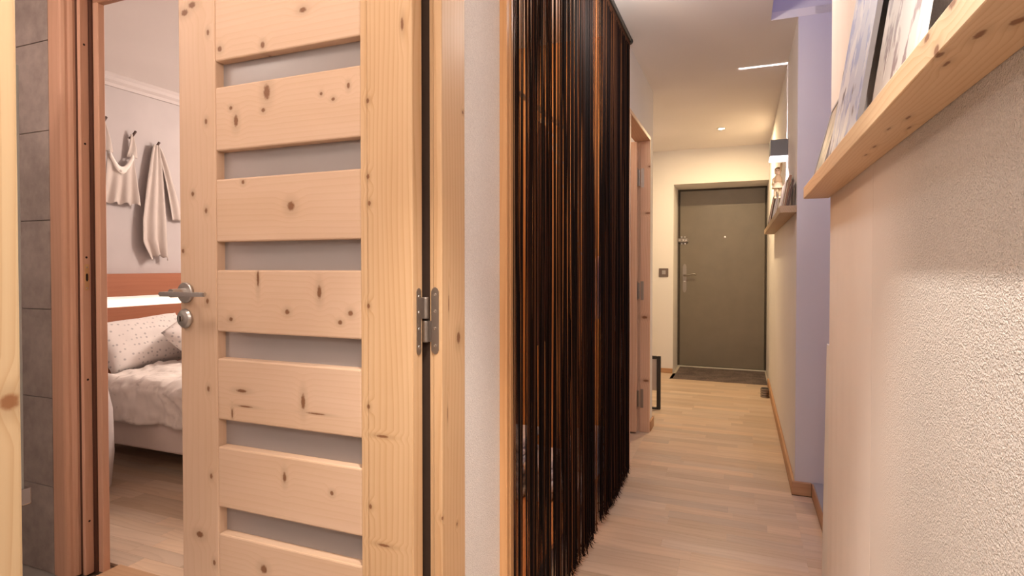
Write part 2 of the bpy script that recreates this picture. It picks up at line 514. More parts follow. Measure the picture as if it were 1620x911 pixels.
# right wall beyond the stairs, its return, the walls of the stair well
W('wall_right', [(XR, XR + 0.075, 3.2121, 6.38, 0, ZC)], M['plaster_soft'], 'long pale wall carrying the far picture ledge')
W('wall_stair', [(XR + 0.075, 1.75, 3.205, 3.28, 0, 4.5), (XR, XR + 0.075, 3.205, 3.212, 0, 2.3999), (0.135, XR + 0.075, 3.205, 3.28, 2.4402, 4.5), (1.67, 1.75, 1.3, 3.205, 0, 4.5),
                 (XR + 0.12, 1.75, 1.22, 1.30, 0, 4.5), (0.06, 0.135, 1.3, 3.28, ZC + 0.04, 4.5), (0.135, XR + 0.12, 1.22, 1.30, ZC + 0.04, 4.5)],
  plaster('stair_wall_paint', (0.70, 0.66, 0.70), 0.1, 200, 0.001), 'lavender lit stairwell wall beside the picture ledge')
# near right wall, rough plaster; its end has a smooth ribbed corner strip
W('wall_right', [(XR, XR + 0.12, -1.2, 1.42, 0, ZC), (XR + 0.06, XR + 0.12, 1.42, 2.02, 0, ZC)], plaster('wall_plaster_near', (0.78, 0.715, 0.67), 1.0, 360, 0.0062, fade=(1.36, 1.04)),
  'near rough plaster wall under the pine picture ledge')
b = MB()
pts = [(XR + 0.06, 1.415)]
n = 60
for i in range(n + 1):
    y = 1.415 + (2.03 - 1.415) * i / n
    am = max(0, (y - 1.5) / 0.53)
    x = XR - 0.0002 - am * (0.0014 * abs(math.sin(i * 0.23)) + 0.0009 * math.sin(i * 0.61 + 1))
    pts.append((x, y))
pts += [(XR + 0.004, 2.036), (XR + 0.06, 2.036)]
b.prism(pts, 0, ZC)
struct(b.build('trim_1', plain('smooth_corner_plaster', (0.78, 0.715, 0.67), 0.9, var=0.02), smooth=False), 'smooth ribbed corner strip of the near plaster wall')
b = MB()
b.prism([(2.036, 0), (2.036, 0.90), (2.105, 0.90), (2.19, 0.0)], XR + 0.001, XR + 0.06, 'x')
struct(b.build('trim_2', M['white']), 'low painted upstand at the foot of the near wall end')
# shower room and bedroom
W('wall_back', [(-3.1, 0.5, -1.28, -1.2, 0, ZC)], M['plaster_soft'])
W('wall_bathroom', [(-3.1, -3.02, -1.2, 1.35, 0, ZC)], M['bedwall'])
W('wall_bedroom', [(-4.0, -2.296, 1.352, 1.434, 0, ZC), (-2.296, -1.42, 1.352, 1.434, 2.17, ZC), (-1.42, -0.70, 1.352, 1.42, 0, ZC), (-1.42, -1.30, 1.42, 1.47, 0, ZC)],
  M['bedwall'], 'wall between the shower room and the bedroom')
W('wall_bedroom_left', [(-3.90, -3.82, 1.47, 5.3, 0, ZC)], M['bedwall'], 'pale mauve bedroom wall where the cream clothes hang')
W('wall_bedroom_back', [(-3.9, -1.42, 5.2, 5.28, 0, ZC)], M['bedwall'])
W('wall_bedroom_right', [(-1.50, -1.42, 1.47, 5.2, 0, ZC)], M['bedwall'])
b = MB()
b.prism([(-3.82, ZC), (-3.82, 2.325), (-3.806, 2.325), (-3.802, 2.345), (-3.785, 2.36), (-3.78, 2.38), (-3.765, ZC)], 1.47, 5.2, 'y')
struct(b.build('trim_3', plain('cornice_paint', (0.58, 0.51, 0.49), 0.8)), 'thin moulded cornice along the bedroom wall')
# ceiling with the stair well cut out
W('ceiling', [(-4.0, 0.135, -1.28, 6.95, ZC, ZC + 0.04), (0.135, 0.42, 3.205, 6.95, ZC, ZC + 0.04), (0.135, 0.42, -1.28, 1.30, ZC, ZC + 0.04)], M['ceiling'],
  'pale ceiling running the length of the corridor')
W('ceiling', [(0.06, 1.75, 1.22, 3.28, 4.5, 4.54)], M['ceiling'])
W('floor', [(-1.83, 1.75, -1.28, 6.95, -0.05, -0.0115)], M['floor_base'], 'pale oak laminate floor of the corridor')
fl_c = bpy.data.objects['floor']
# --- floor boards, one by one
def boards(parent, x0, x1, y0, y1, row, lmin, lmax, mat, skip=None):
    y = y0; k = 0
    cache = {}
    while y < y1 - 1e-4:
        h = min(row, y1 - y)
        x = x0; first = True
        while x < x1 - 1e-4:
            L = random.choice([0.30, 0.42, 0.55, 0.68])
            if first: L *= random.choice([0.4, 0.7, 1.0]); first = False
            xe = min(x + L, x1)
            if x1 - xe < 0.08: xe = x1
            if not (skip and skip(x, xe, y)):
                key = (round(xe - x, 4), round(h, 4))
                me = cache.get(key)
                if me is None:
                    t = MB(); t.box(0, xe - x, 0, h, -0.0112, 0)
                    bb = t.bm
                    top = [e_ for e_ in bb.edges if all(v.co.z > -1e-5 for v in e_.verts)]
                    bmesh.ops.bevel(bb, geom=top, offset=0.0006, segments=1, affect='EDGES')
                    me = bpy.data.meshes.new('floor_board'); bb.to_mesh(me); bb.free()
                    me.materials.append(mat); cache[key] = me
                o = bpy.data.objects.new('floor_board', me)
                COL.objects.link(o); o.parent = parent
                o.location = (x, y, 0)
                k += 1
            x = xe
        y += row
    return k
boards(fl_c, 0.245, 0.335, 2.2175, 3.1861, 0.0745, 0, 0, M['floor'])
boards(fl_c, -0.60, 0.245, 1.80, 4.2, 0.0745, 0, 0, M['floor'])
boards(fl_c, -1.75, 0.245, 4.2, 6.06, 0.0745, 0, 0, M['floor'], skip=lambda a, c, y: c < -1.15)
b = MB(); b.box(-0.60, 0.245, -1.2, 1.80, -0.0112, 0); b.box(-1.75, -1.15, 4.2, 6.06, -0.0112, -0.0004); b.box(-1.4, -0.60, 1.47, 4.12, -0.0112, -0.0006); b.box(-1.75, -0.64, 6.06, 6.38, -0.0112, 0)
b.box(-0.70, -0.60, 0.31, 1.09, -0.0112, -0.0004)
tag(b.build('floor_rest', M['floor'], fl_c), kind='stuff')
fb = W('floor', [(-4.0, -1.42, 1.352, 5.3, -0.05, -0.0115)], M['floor_base'], 'warm laminate floor of the bedroom')
boards(fb, -3.82, -1.50, 1.47, 3.0, 0.0745, 0, 0, M['floor'], skip=lambda a, c, y: a > -1.6)
b = MB(); b.box(-3.82, -1.50, 3.0, 5.2, -0.0112, -0.0004)
tag(b.build('floor_rest', M['floor'], fb), kind='stuff')
fs = W('floor', [(-3.1, -0.70, -1.28, 1.352, -0.05, -0.001)], M['bath_floor'], 'grey tiled floor of the shower room')
b = MB(); b.box(-2.214, -1.47, 1.352, 1.47, -0.02, 0.006, 0.003)
struct(b.build('door_threshold', M['red_thres']), 'orange wooden threshold strip under the bedroom doorway')

# --- wall tiles of the shower room
tw = W('wall_tiled', [(-3.02, -0.70, 1.340, 1.352, 0, ZC)], M['grout'], 'brown stone tiled wall between glass screen and reddish frame')
bpy.data.objects.remove(tw)
b = MB(); b.box(-3.02, -2.376, 1.342, 1.352, 0, ZC); b.box(-1.46, -0.70, 1.342, 1.352, 0, ZC)
tw = struct(b.build('wall_tiled', M['grout']), 'brown stone tiled wall between glass screen and reddish frame')
z = -0.003; r_ = 0
while z < ZC - 0.02:
    for (xa, xb) in ((-3.02, -2.70), (-2.70, -2.377), (-1.46, -1.08), (-1.08, -0.702)):
        z0 = max(z, 0); z1 = min(z + 0.3315, ZC)
        t = MB(); t.box(xa + 0.0012, xb - 0.0012, 1.334 + random.uniform(-0.0004, 0.0004), 1.343, z0 + 0.0014, z1 - 0.0014, 0.0008)
        t.build('wall_tile', M['tile'], tw)
    z += 0.3315

# --- skirtings
def skirt(name, boxes, mat, label=None):
    b = MB()
    for bx in boxes: b.box(*bx, 0.003)
    return struct(b.build(name, mat), label)
skirt('baseboard_right', [(0.245, XR, 3.205, 6.06, 0, 0.068)], M['pine_base'], 'pine skirting board along the far right wall')
skirt('baseboard_right', [(0.245, 0.335, 3.190, 3.2055, 0, 0.068)], M['pine_base_x'], 'orange skirting end piece turning into the stair opening')
skirt('baseboard_left', [(-0.59, -0.577, 4.05, 4.213, 0, 0.07)], M['pine_base'], 'short pine skirting beyond the second doorway')
skirt('baseboard_hall', [(-1.75, -0.577, 4.20, 4.213, 0, 0.07)], M['pine_base_x'])
skirt('baseboard_left', [(XL, XL + 0.012, 1.212, 1.421, 0, 0.07)], M['pine_base'])
skirt('baseboard_near', [(0.245, XR, -1.2, 2.22, 0, 0.07)], M['pine_base'])
skirt('baseboard_end', [(-1.75, -0.68, 6.367, 6.38, 0, 0.05)], M['pine_base_x'], 'low pine skirting under the light switch')

# --- stairs
st = thing('staircase', (0.9, 2.6, 0), 'grey topped stair steps rising behind the near wall end', 'stairs')
M['tread'] = plain('grey_step_paint', (0.36, 0.35, 0.36), 0.6)
for i in range(6):
    xa = 0.335 + i * 0.22
    b = MB(); b.box(xa + 0.006, xa + 0.245, 2.25 if i == 0 else 1.31, 3.20, 0.052 + i * 0.19, 0.072 + i * 0.19, 0.003); b.build('step', M['tread'], st)
    b = MB(); b.box(xa, xa + 0.014, 2.25 if i == 0 else 1.31, 3.188 if i == 0 else 3.20, max(0, (i - 1) * 0.19 + 0.072), 0.068 + i * 0.19, 0.002); b.build('riser', M['pine_base'], st)

# ------------------------------------------------------------------ SHOWER ROOM DOOR (open pine leaf) and its frame
OF = (-0.64, 1.055, 0)
leaf = thing('slatted_door', OF, 'open pine door with wide boards over frosted glass slits', 'door')
def kn(lst, ra, rc): return [(p, ra, rc) for p in lst]
rail_knots = {
 1: [((-1.18, 1.035, 1.68), .007, .007), ((-1.044, 1.035, 1.67), .006, .008), ((-.924, 1.035, 1.732), .010, .006)],
 2: [((-1.032, 1.035, 1.559), .010, .018), ((-1.129, 1.035, 1.501), .007, .014), ((-1.145, 1.035, 1.533), .005, .005), ((-1.043, 1.035, 1.518), .006, .005),
     ((-.80, 1.035, 1.547), .004, .007), ((-.874, 1.035, 1.537), .004, .004), ((-.841, 1.035, 1.522), .005, .004)],
 3: [((-.962, 1.035, 1.29), .0105, .0105), ((-1.108, 1.035, 1.353), .005, .005)],
 4: [((-1.063, 1.035, 1.123), .004, .020), ((-.882, 1.035, 1.093), .006, .015), ((-.975, 1.035, 1.046), .007, .006), ((-.825, 1.035, 1.027), .006, .005),
     ((-.797, 1.035, 1.048), .007, .006), ((-1.15, 1.035, 1.023), .006, .005)],
 5: [((-1.117, 1.035, .851), .016, .004), ((-.93, 1.035, .841), .006, .018), ((-1.105, 1.035, .814), .022, .0022), ((-.893, 1.035, .817), .026, .002), ((-1.148, 1.035, .793), .003, .012)],
 6: [((-.986, 1.035, .659), .005, .012), ((-.85, 1.035, .642), .005, .005)],
 7: [((-1.051, 1.035, .43), .010, .010)],
}
RZ = [(1.868, 2.045), (1.651, 1.802), (1.433, 1.588), (1.211, 1.364), (0.991, 1.142), (0.774, 0.925), (0.557, 0.707), (0.338, 0.491), (0.03, 0.272)]
for i, (z0, z1) in enumerate(RZ):
    mt = wood('pine_rail_%d' % i, P1, P2, 'xzy', off=OF, knots=rail_knots.get(i, ()), lines=62 + 9 * (i % 3), seed=i * 1.37 + 0.2, tight=0.4, linew=0.33)
    b = MB(); b.box(-1.1955, -0.7685, 1.0355, 1.0745, z0, z1, 0.004, 2)
    b.build('rail', mt, leaf)
lst = kn([(-1.227, 1.035, 1.508), (-1.229, 1.035, 1.289), (-1.218, 1.035, 1.725), (-1.227, 1.035, 1.065), (-1.226, 1.035, .847), (-1.219, 1.035, .63), (-1.211, 1.035, .415)], .007, .0045) + \
      kn([(-1.297, 1.035, 1.786), (-1.271, 1.035, 1.801), (-1.26, 1.035, .477)], .008, .012) + kn([(-1.274, 1.035, 1.332), (-1.31, 1.035, 1.19)], .006, .005)
M['stile_l'] = wood('pine_stile_left', P1, P2, 'zxy', off=OF, knots=lst, lines=58, seed=4.4, linew=0.3)
rst = kn([(-.662, 1.035, 1.659)], .014, .0035) + kn([(-.749, 1.035, 1.508), (-.749, 1.035, 1.065), (-.746, 1.035, 1.287), (-.749, 1.035, 1.345), (-.746, 1.035, .628), (-.75, 1.035, .846)], .0055, .004) + \
      kn([(-.715, 1.035, .785), (-.711, 1.035, .549)], .003, .016)
M['stile_r'] = wood('pine_stile_right', S1, S2, 'zxy', off=OF, knots=rst, lines=75, seed=6.1, linew=0.75)
b = MB(); b.box(-1.320, -1.1955, 1.035, 1.075, 0.008, 2.05, 0.003, 2); b.build('stile', M['stile_l'], leaf)
b = MB(); b.box(-0.7685, -0.7520, 1.0348, 1.075, 0.008, 2.05, 0.0012); b.box(-0.7520, -0.638, 1.0350, 1.075, 0.008, 2.05, 0.003, 2); b.build('stile', M['stile_r'], leaf)
for i in range(len(RZ) - 1):
    b = MB(); b.box(-1.197, -0.767, 1.0605, 1.0655, RZ[i + 1][1] - 0.006, RZ[i][0] + 0.006)
    b.build('glass_pane', M['frost'], leaf)
# lever handle and lock rosette
hd = MB(); hd.lathe([(0.0, 0), (0.0245, 0), (0.026, 0.002), (0.026, 0.007), (0.024, 0.009), (0.011, 0.0095), (0.0105, 0.045), (0.0, 0.046)][::1], (-1.297, 1.035, 1.085), 28, 'y', Matrix.Translation((0, 0, 0)))
def mirror_y(mb, y): 
    for v in mb.bm.verts: v.co.y = 2 * y - v.co.y
    bmesh.ops.reverse_faces(mb.bm, faces=mb.bm.faces)
    return mb
mirror_y(hd, 1.035)
ho = hd.build('handle_rosette', M['steel'], leaf, smooth=False)
b = MB()
prof = []
for i in range(13):
    t_ = i / 12
    x = -1.309 + t_ * 0.132
    w_ = 0.0125 * (1 - 0.45 * t_)
    yy = 0.978 + 0.010 * t_ * t_
    prof.append((x, yy, w_))
outl = [(p[0], p[1] - p[2]) for p in prof] + [(p[0], p[1] + p[2] * 0.6) for p in prof[::-1]]
b.prism(outl, 1.0785, 1.0895)
bmesh.ops.bevel(b.bm, geom=[e_ for e_ in b.bm.edges], offset=0.0022, segments=2, affect='EDGES')
b.build('handle_lever', M['steel'], ho)
lk = MB(); lk.lathe([(0.0, 0), (0.0225, 0), (0.0245, 0.002), (0.0240, 0.006), (0.020, 0.011), (0.011, 0.014), (0.0, 0.0145)], (-1.300, 1.035, 1.020), 28, 'y')
mirror_y(lk, 1.035)
lo = lk.build('lock_rosette', M['steel'], leaf, smooth=False)
b = MB(); b.lathe([(0.0, 0), (0.007, 0), (0.007, 0.003), (0.0, 0.0035)], (-1.300, 1.0172, 1.020), 16, 'y'); b.build('lock_cylinder', M['screw'], lo)
b = MB(); b.box(-1.3015, -1.2985, 1.0160, 1.0175, 1.013, 1.027); b.build('keyhole', M['hole'], lo)
# the other side has the same handle
b = MB(); b.lathe([(0.0, 0), (0.0245, 0), (0.026, 0.002), (0.026, 0.007), (0.011, 0.0095), (0.0105, 0.045), (0.0, 0.046)], (-1.297, 1.075, 1.085), 24, 'y')
b.box(-1.308, -1.17, 1.112, 1.126, 1.079, 1.090, 0.003); b.build('handle_rosette', M['steel'], leaf)
# hinge (visible one plus top and bottom ones)
def hinge(zc, lf, fr_):
    g = MB()
    g.prism([(1.0492 + 0.0000, zc - 0.066), (1.0492, zc + 0.062), (1.052, zc + 0.067), (1.058, zc + 0.070), (1.064, zc + 0.067), (1.0668, zc + 0.062), (1.0668, zc - 0.066), (1.064, zc - 0.071), (1.058, zc - 0.074), (1.052, zc - 0.071)], -0.638, -0.6364, 'x')
    g.box(-0.6385, -0.6365, 1.064, 1.078, zc + 0.003, zc + 0.049)
    g.lathe([(0, 0), (0.0062, 0), (0.0066, 0.002), (0.0066, 0.044), (0.006, 0.046), (0, 0.046)], (-0.634, 1.0805, zc + 0.003), 16)
    h = g.build('hinge', M['steel_dark'], lf)
    for zz in (0.052, 0.018, -0.018, -0.056):
        s_ = MB(); s_.lathe([(0, 0), (0.0034, 0), (0.003, 0.0008), (0, 0.0006)], (-0.6365, 1.058, zc + zz), 12, 'x'); s_.build('screw', M['screw'], h)
    g = MB()
    g.prism([(-0.6235, zc - 0.066), (-0.6235, zc + 0.062), (-0.620, zc + 0.068), (-0.6145, zc + 0.071), (-0.609, zc + 0.068), (-0.6055, zc + 0.062), (-0.6055, zc - 0.066), (-0.609, zc - 0.072), (-0.6145, zc - 0.075), (-0.620, zc - 0.072)], 1.0868, 1.0886, 'y')
    g.box(-0.632, -0.6225, 1.0850, 1.0870, zc - 0.048, zc - 0.002)
    g.lathe([(0, 0), (0.006, 0), (0.0066, 0.002), (0.0066, 0.044), (0.0062, 0.046), (0, 0.046)], (-0.634, 1.0805, zc - 0.048), 16)
    h = g.build('hinge_plate', M['steel_dark'], fr_)
    for zz in (0.055, 0.019, -0.019, -0.056):
        s_ = MB(); s_.lathe([(0, 0), (0.0036, 0), (0.003, 0.0009), (0, 0.0006)], (-0.6145, 1.0868, zc + zz), 12, 'y'); mirror_y(s_, 1.0868); s_.build('screw', M['screw'], h)

casn = kn([(-.598, 1.189, 1.506)], .004, .004) + kn([(-.598, 1.166, .988)], .0135, .0085) + kn([(-.598, 1.119, 1.069)], .020, .0018) + kn([(-.598, 1.113, .826)], .018, .0016) + kn([(-.598, 1.157, .563), (-.598, 1.09, .604)], .004, .003)
M['casing'] = wood('pine_casing', S1, S2, 'zyx', off=(-0.62, 0.70, 0), knots=casn, lines=70, seed=8.8, linew=0.6)
M['jamb'] = wood('pine_jamb', S1, S2, 'zxy', off=(-0.62, 0.70, 0), lines=70, seed=2.8, linew=0.5)
M['post'] = wood('pine_post', (0.50, 0.36, 0.215), (0.41, 0.26, 0.135), 'zyx', off=(-0.62, 0.70, 0), knots=kn([(-.598, .302, 1.031)], .0075, .0078), lines=95, seed=5.8, linew=0.7, tight=0.8)
dfm = thing('door_frame', (-0.62, 0.70, 0), 'light pine door frame with steel hinge plate beside the plaster strip', 'door frame')
b = MB(); b.box(-0.620, -0.598, 1.0885, 1.200, 0, 2.05, 0.0025, 2); b.build('casing', M['casing'], dfm)
b = MB(); b.box(-0.628, -0.6201, 1.0900, 1.15, 0, 2.03); b.build('jamb', M['jamb'], dfm)
b = MB(); b.box(-0.715, -0.6281, 1.094, 1.145, 0, 2.06); b.build('seal_or_gap_shade', plain('gap_shade_brown', (0.045, 0.022, 0.012), 0.8), dfm)  # dark strip standing in for the shade in the gap beside the leaf
b = MB(); b.box(-0.618, -0.598, 0.2, 0.3115, 0, 2.05, 0.003, 2); b.build('casing', M['post'], dfm)
b = MB(); b.box(-0.705, -0.6181, 0.255, 0.300, 0, 2.05); b.build('jamb', M['jamb'], dfm)
M['pine_head'] = wood('pine_head', S1, S2, 'yzx', lines=70, seed=9.1)
b = MB(); b.box(-0.620, -0.598, 0.2, 1.2, 2.05, 2.15, 0.003); b.build('casing', M['pine_head'], dfm)
b = MB(); b.box(-0.705, -0.6201, 0.30, 1.112, 2.062, 2.10); b.build('head_jamb', M['pine_head'], dfm)
hinge(1.035, leaf, dfm)
hinge(1.82, leaf, dfm)
hinge(0.22, leaf, dfm)

# ------------------------------------------------------------------ BEDROOM DOOR FRAME (reddish)
bf = thing('door_frame', (-1.85, 1.40, 0), 'reddish brown wooden door frame of the bedroom with brass strike plate', 'door frame')
b = MB()
b.prism([(-2.376, 1.352), (-2.376, 1.337), (-2.372, 1.333), (-2.31, 1.333), (-2.303, 1.336), (-2.297, 1.344), (-2.296, 1.352), (-2.291, 1.358), (-2.287, 1.366), (-2.287, 1.382), (-2.2955, 1.382), (-2.2955, 1.352)], 0, 2.25)
b.build('casing', M['red_wood'], bf)
b = MB(); b.box(-2.287, -2.272, 1.374, 1.434, 0, 2.14); b.build('seal_or_gap_shade', M['groove'], bf)
b = MB(); b.box(-2.272, -2.256, 1.371, 1.402, 0, 2.14, 0.002); b.build('rebate', M['red_wood'], bf)
js = b
b = MB(); b.box(-2.272, -2.240, 1.4021, 1.408, 0, 2.14); b.build('seal_or_gap_shade', M['groove'], bf)
b = MB(); b.box(-2.286, -2.214, 1.4081, 1.434, 0, 2.14, 0.003); b.build('jamb', M['red_wood'], bf)
b = MB(); b.box(-1.47, -1.40, 1.333, 1.366, 0, 2.25, 0.004); b.box(-1.47, -1.42, 1.366, 1.47, 0, 2.14, 0.003); b.build('jamb', M['red_wood'], bf)
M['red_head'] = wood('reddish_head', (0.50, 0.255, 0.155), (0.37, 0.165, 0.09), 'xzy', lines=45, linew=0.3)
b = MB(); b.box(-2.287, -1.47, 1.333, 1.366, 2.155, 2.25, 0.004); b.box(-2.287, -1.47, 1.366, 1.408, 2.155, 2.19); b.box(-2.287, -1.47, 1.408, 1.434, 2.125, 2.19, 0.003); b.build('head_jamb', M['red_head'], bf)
# strike plate and screw holes on the rebate
b = MB(); b.prism([(1.380, 1.063), (1.379, 1.067), (1.379, 1.156), (1.381, 1.160), (1.392, 1.160), (1.394, 1.156), (1.394, 1.067), (1.392, 1.063)], -2.2562, -2.2548, 'x')
sp_ = b.build('strike_plate', plain('brass', (0.72, 0.47, 0.24), 0.35, 0.8), bf)
b = MB(); b.prism([(1.3825, 1.102), (1.3825, 1.120), (1.3845, 1.125), (1.3885, 1.125), (1.3905, 1.120), (1.3905, 1.102), (1.388, 1.096), (1.385, 1.096)], -2.2549, -2.2545, 'x'); b.build('latch_hole', M['hole'], sp_)
for zz in (1.071, 1.148):
    b = MB(); b.lathe([(0, 0), (0.003, 0), (0.0026, 0.0005), (0, 0.0005)], (-2.2548, 1.3865, zz), 10, 'x'); b.build('screw', M['screw'], sp_)
for zz in (1.97, 1.605, 1.185, 0.73, 0.20):
    b = MB(); b.lathe([(0, 0), (0.0042, 0), (0.0038, 0.0004), (0, 0.0004)], (-2.2560, 1.386, zz), 10, 'x'); b.build('screw_hole', M['hole'], bf)

# ------------------------------------------------------------------ shower glass screen
gs = thing('shower_screen', (-2.30, 1.0, 0), 'clear glass shower screen edge with chrome foot clamp left of tiles', 'shower screen')
b = MB(); b.box(-2.292, -2.284, 0.35, 1.185, 0.36, 1.835, 0.001); b.build('glass_pane', M['glass'], gs)
b = MB(); b.box(-2.2955, -2.2805, 1.178, 1.192, 0.34, 1.835, 0.002); b.build('edge_profile', plain('pale_grey_profile', (0.42, 0.43, 0.40), 0.4), gs)
b = MB(); b.box(-2.325, -2.265, 1.165, 1.205, 0.335, 0.392, 0.004, 2); b.build('clamp', plain('chrome', (0.75, 0.75, 0.74), 0.15, 1.0), gs)
b = MB(); b.box(-2.292, -2.284, 0.35, 1.185, 0.012, 0.338, 0.001); b.build('glass_pane', M['glass'], gs)
b = MB(); b.box(-2.298, -2.278, 0.35, 1.19, -0.001, 0.0118); b.build('foot_rail', M['steel'], gs)

# ------------------------------------------------------------------ BEDROOM THINGS
# headboard: two reddish boards with a lit white slot between
hb = thing('headboard', (-3.80, 2.6, 0), 'reddish wooden headboard with a lit white slot above the pillows', 'headboard')
b = MB(); b.box(-3.819, -3.775, 1.95, 4.15, 0.955, 1.105, 0.002); b.build('upper_board', M['red_board'], hb)
b = MB(); b.box(-3.819, -3.775, 1.95, 4.15, 0.30, 0.885, 0.002); b.build('lower_board', M['red_board'], hb)
b = MB(); b.box(-3.819, -3.800, 1.95, 4.15, 0.8855, 0.9545); b.build('light_strip', M['led'], hb)
# bed
bed = thing('bed', (-2.9, 3.0, 0), 'low bed with a pale upholstered base and crumpled spotted white duvet', 'bed')
b = MB(); b.box(-3.70, -1.85, 2.19, 3.85, 0.13, 0.34, 0.015, 3); b.build('bed_base', M['bedbase'], bed)
b = MB(); b.box(-3.70, -1.85, 2.19, 3.85, 0.345, 0.47, 0.03, 3); b.build('mattress', M['pillow_back'], bed, smooth=True)
for (x, y) in ((-3.55, 2.5), (-2.0, 2.5), (-3.55, 3.6), (-2.0, 3.6)):
    b = MB(); b.lathe([(0, 0), (0.025, 0), (0.03, 0.13), (0, 0.131)], (x, y, 0), 12); b.build('leg', M['frame_wood'], bed)
def duvet_fn(u, v):
    X = -3.42 + u * 1.62
    # v runs from the hem at the near side over the top to the far side
    s = v * 2.2
    drop = 0.205
    if s < drop:
        y = 2.155 - 0.012 * math.sin(s * 9); zz = 0.285 + s
    elif s < drop + 0.09:
        a = (s - drop) / 0.09 * PI / 2
        y = 2.155 + 0.06 * (1 - math.cos(a)); zz = 0.490 + 0.035 * math.sin(a)
    else:
        y = 2.215 + (s - drop - 0.09); zz = 0.525
    p = Vector((X * 4.2, y * 4.2 + zz * 4, 0.3))
    w1 = noise.fractal(p, 1.0, 2.1, 5)
    w2 = noise.noise(Vector((X * 13, (y + zz) * 9, 1.7)))
    w3 = 1 - abs(noise.noise(Vector((X * 7 + 2 * w1, (y * 6 + zz * 6), 4.2)))) * 2
    d = 0.020 * w1 + 0.010 * w2 + 0.014 * max(w3, 0) ** 3
    if s < drop + 0.04: y -= d * 1.1; zz += (0.02 * noise.noise(Vector((X * 5, 0, 9))) * (1 - s / drop if s < drop else 0))
    else: zz += d
    return Vector((X, y, zz))
b = grid_surface(duvet_fn, 170, 150, 0.012); b.build('duvet', M['duvet'], bed, smooth=True)
def pillow(name, c, w, h, th, rot, mat, label, grp=None):
    r = thing(name, c, label, 'pillow', grp)
    bm = MB(); t = bm.bm; n = 26
    def side(sg):
        vs = []
        for i in range(n + 1):
            row = []
            for j in range(n + 1):
                u = i / n * 2 - 1; v = j / n * 2 - 1
                q = max(0.0, (1 - u ** 4) * (1 - v ** 4)) ** 0.55
                pin = 1 - 0.07 * (1 - abs(u)) * (abs(v) ** 3) ; pin2 = 1 - 0.07 * (1 - abs(v)) * (abs(u) ** 3)
                wr = 0.010 * noise.noise(Vector((u * 2.4 + c[1] * 9, v * 2.4, sg))) * q + 0.004 * noise.noise(Vector((u * 8, v * 7 + c[1], sg))) * q
                row.append(t.verts.new((u * w / 2 * pin2, v * h / 2 * pin, sg * (th / 2 * q + wr * 1.0))))
            vs.append(row)
        for i in range(n):
            for j in range(n):
                f = (vs[i][j], vs[i + 1][j], vs[i + 1][j + 1], vs[i][j + 1])
                t.faces.new(f if sg > 0 else f[::-1])
    side(1); side(-1)
    bmesh.ops.remove_doubles(t, verts=t.verts, dist=0.0005)
    mtx = Matrix.Translation(c) @ rot
    bmesh.ops.transform(t, matrix=mtx, verts=t.verts)
    bm.build('cover', mat, r, smooth=True)
    return r
# local x -> world Y, local y -> up, local z -> +X
def prot(lean, roll, yaw=0):
    base = Matrix(((0, 0, 1, 0), (1, 0, 0, 0), (0, 1, 0, 0), (0, 0, 0, 1)))
    return Matrix.Rotation(R(yaw), 4, 'Z') @ Matrix.Rotation(R(-lean), 4, 'Y') @ base @ Matrix.Rotation(R(roll), 4, 'Z')
pillow('pillow', (-3.58, 2.56, 0.665), 0.62, 0.36, 0.16, prot(36, 4, 0), M['pillow'], 'spotted pillow leaning on the headboard, partly behind another')
pillow('pillow', (-3.33, 2.84, 0.705), 0.60, 0.42, 0.16, prot(38, 28, 4), M['pillow'], 'spotted pillow tilted on top, its white edge turned up')
# bedside stand, rounded and pale
b = MB(); b.lathe([(0, 0.0), (0.16, 0.0), (0.19, 0.03), (0.205, 0.2), (0.20, 0.42), (0.17, 0.58), (0.12, 0.62), (0, 0.625)], (-3.115, 1.80, 0.0), 40)
tag(b.build('pouf', M['pouf'], smooth=True), 'tall pale rounded pouf half hidden behind the reddish door frame', 'pouf')

# clothes on pegs
for nm_, lb, (y, z) in (('wall_peg', 'brown wooden peg beside the door frame edge', (2.438, 2.085)), ('wall_peg', 'brown wooden peg holding the right strap of the lace top', (2.628, 2.035)), ('wall_peg', 'brown wooden peg holding the long cream dress', (2.795, 1.995))):
    b = MB(); b.tube([(-3.82, y, z - 0.022), (-3.79, y + 0.002, z - 0.006), (-3.765, y + 0.006, z + 0.022)], [0.006, 0.0075, 0.008], 8)
    tag(b.build(nm_, M['frame_dark'], smooth=True), lb, 'peg')
def hang_cloth(fn, nu, nv, th=0.004): return grid_surface(fn, nu, nv, th)
tp = thing('lace_top', (-3.78, 2.53, 1.85), 'short cream lace top hanging by its straps on the wall', 'clothing')
def top_body(u, v):
    ctr = 2.532
    zt = 1.90 - 0.105 * math.sin(PI * u) ** 0.8
    z = zt + (1.565 - zt) * v
    half = 0.085 + 0.035 * v
    y = ctr + (u * 2 - 1) * half + 0.012
    x = -3.785 + 0.012 * math.sin(u * 19 + v * 2) * (0.3 + v) + 0.02 * math.exp(-((v - 0.08) / 0.06) ** 2) * math.sin(PI * u)
    z += 0.008 * math.sin(u * 23) * v
    return Vector((x, y, z))
hang_cloth(top_body, 60, 40).build('body', M['lace'], tp, smooth=True)
for (ya, za, yb, zb) in ((2.442, 2.085, 2.462, 1.89), (2.625, 2.035, 2.622, 1.88)):
    def stf(u, v, ya=ya, za=za, yb=yb, zb=zb):
        return Vector((-3.788 + 0.006 * math.sin(u * 6 + v * 4), ya + (yb - ya) * v + (u - 0.5) * (0.02 + 0.05 * v), za + (zb - za) * v))
    hang_cloth(stf, 8, 16).build('strap', M['lace'], tp, smooth=True)
b = MB()
def swag(u, v):
    y = 2.462 + u * 0.155
    z = 1.905 - 0.10 * math.sin(PI * u) - 0.045 * v
    return Vector((-3.772 + 0.01 * math.sin(v * PI), y, z))
hang_cloth(swag, 24, 6).build('neck_frill', M['pillow_back'], tp, smooth=True)
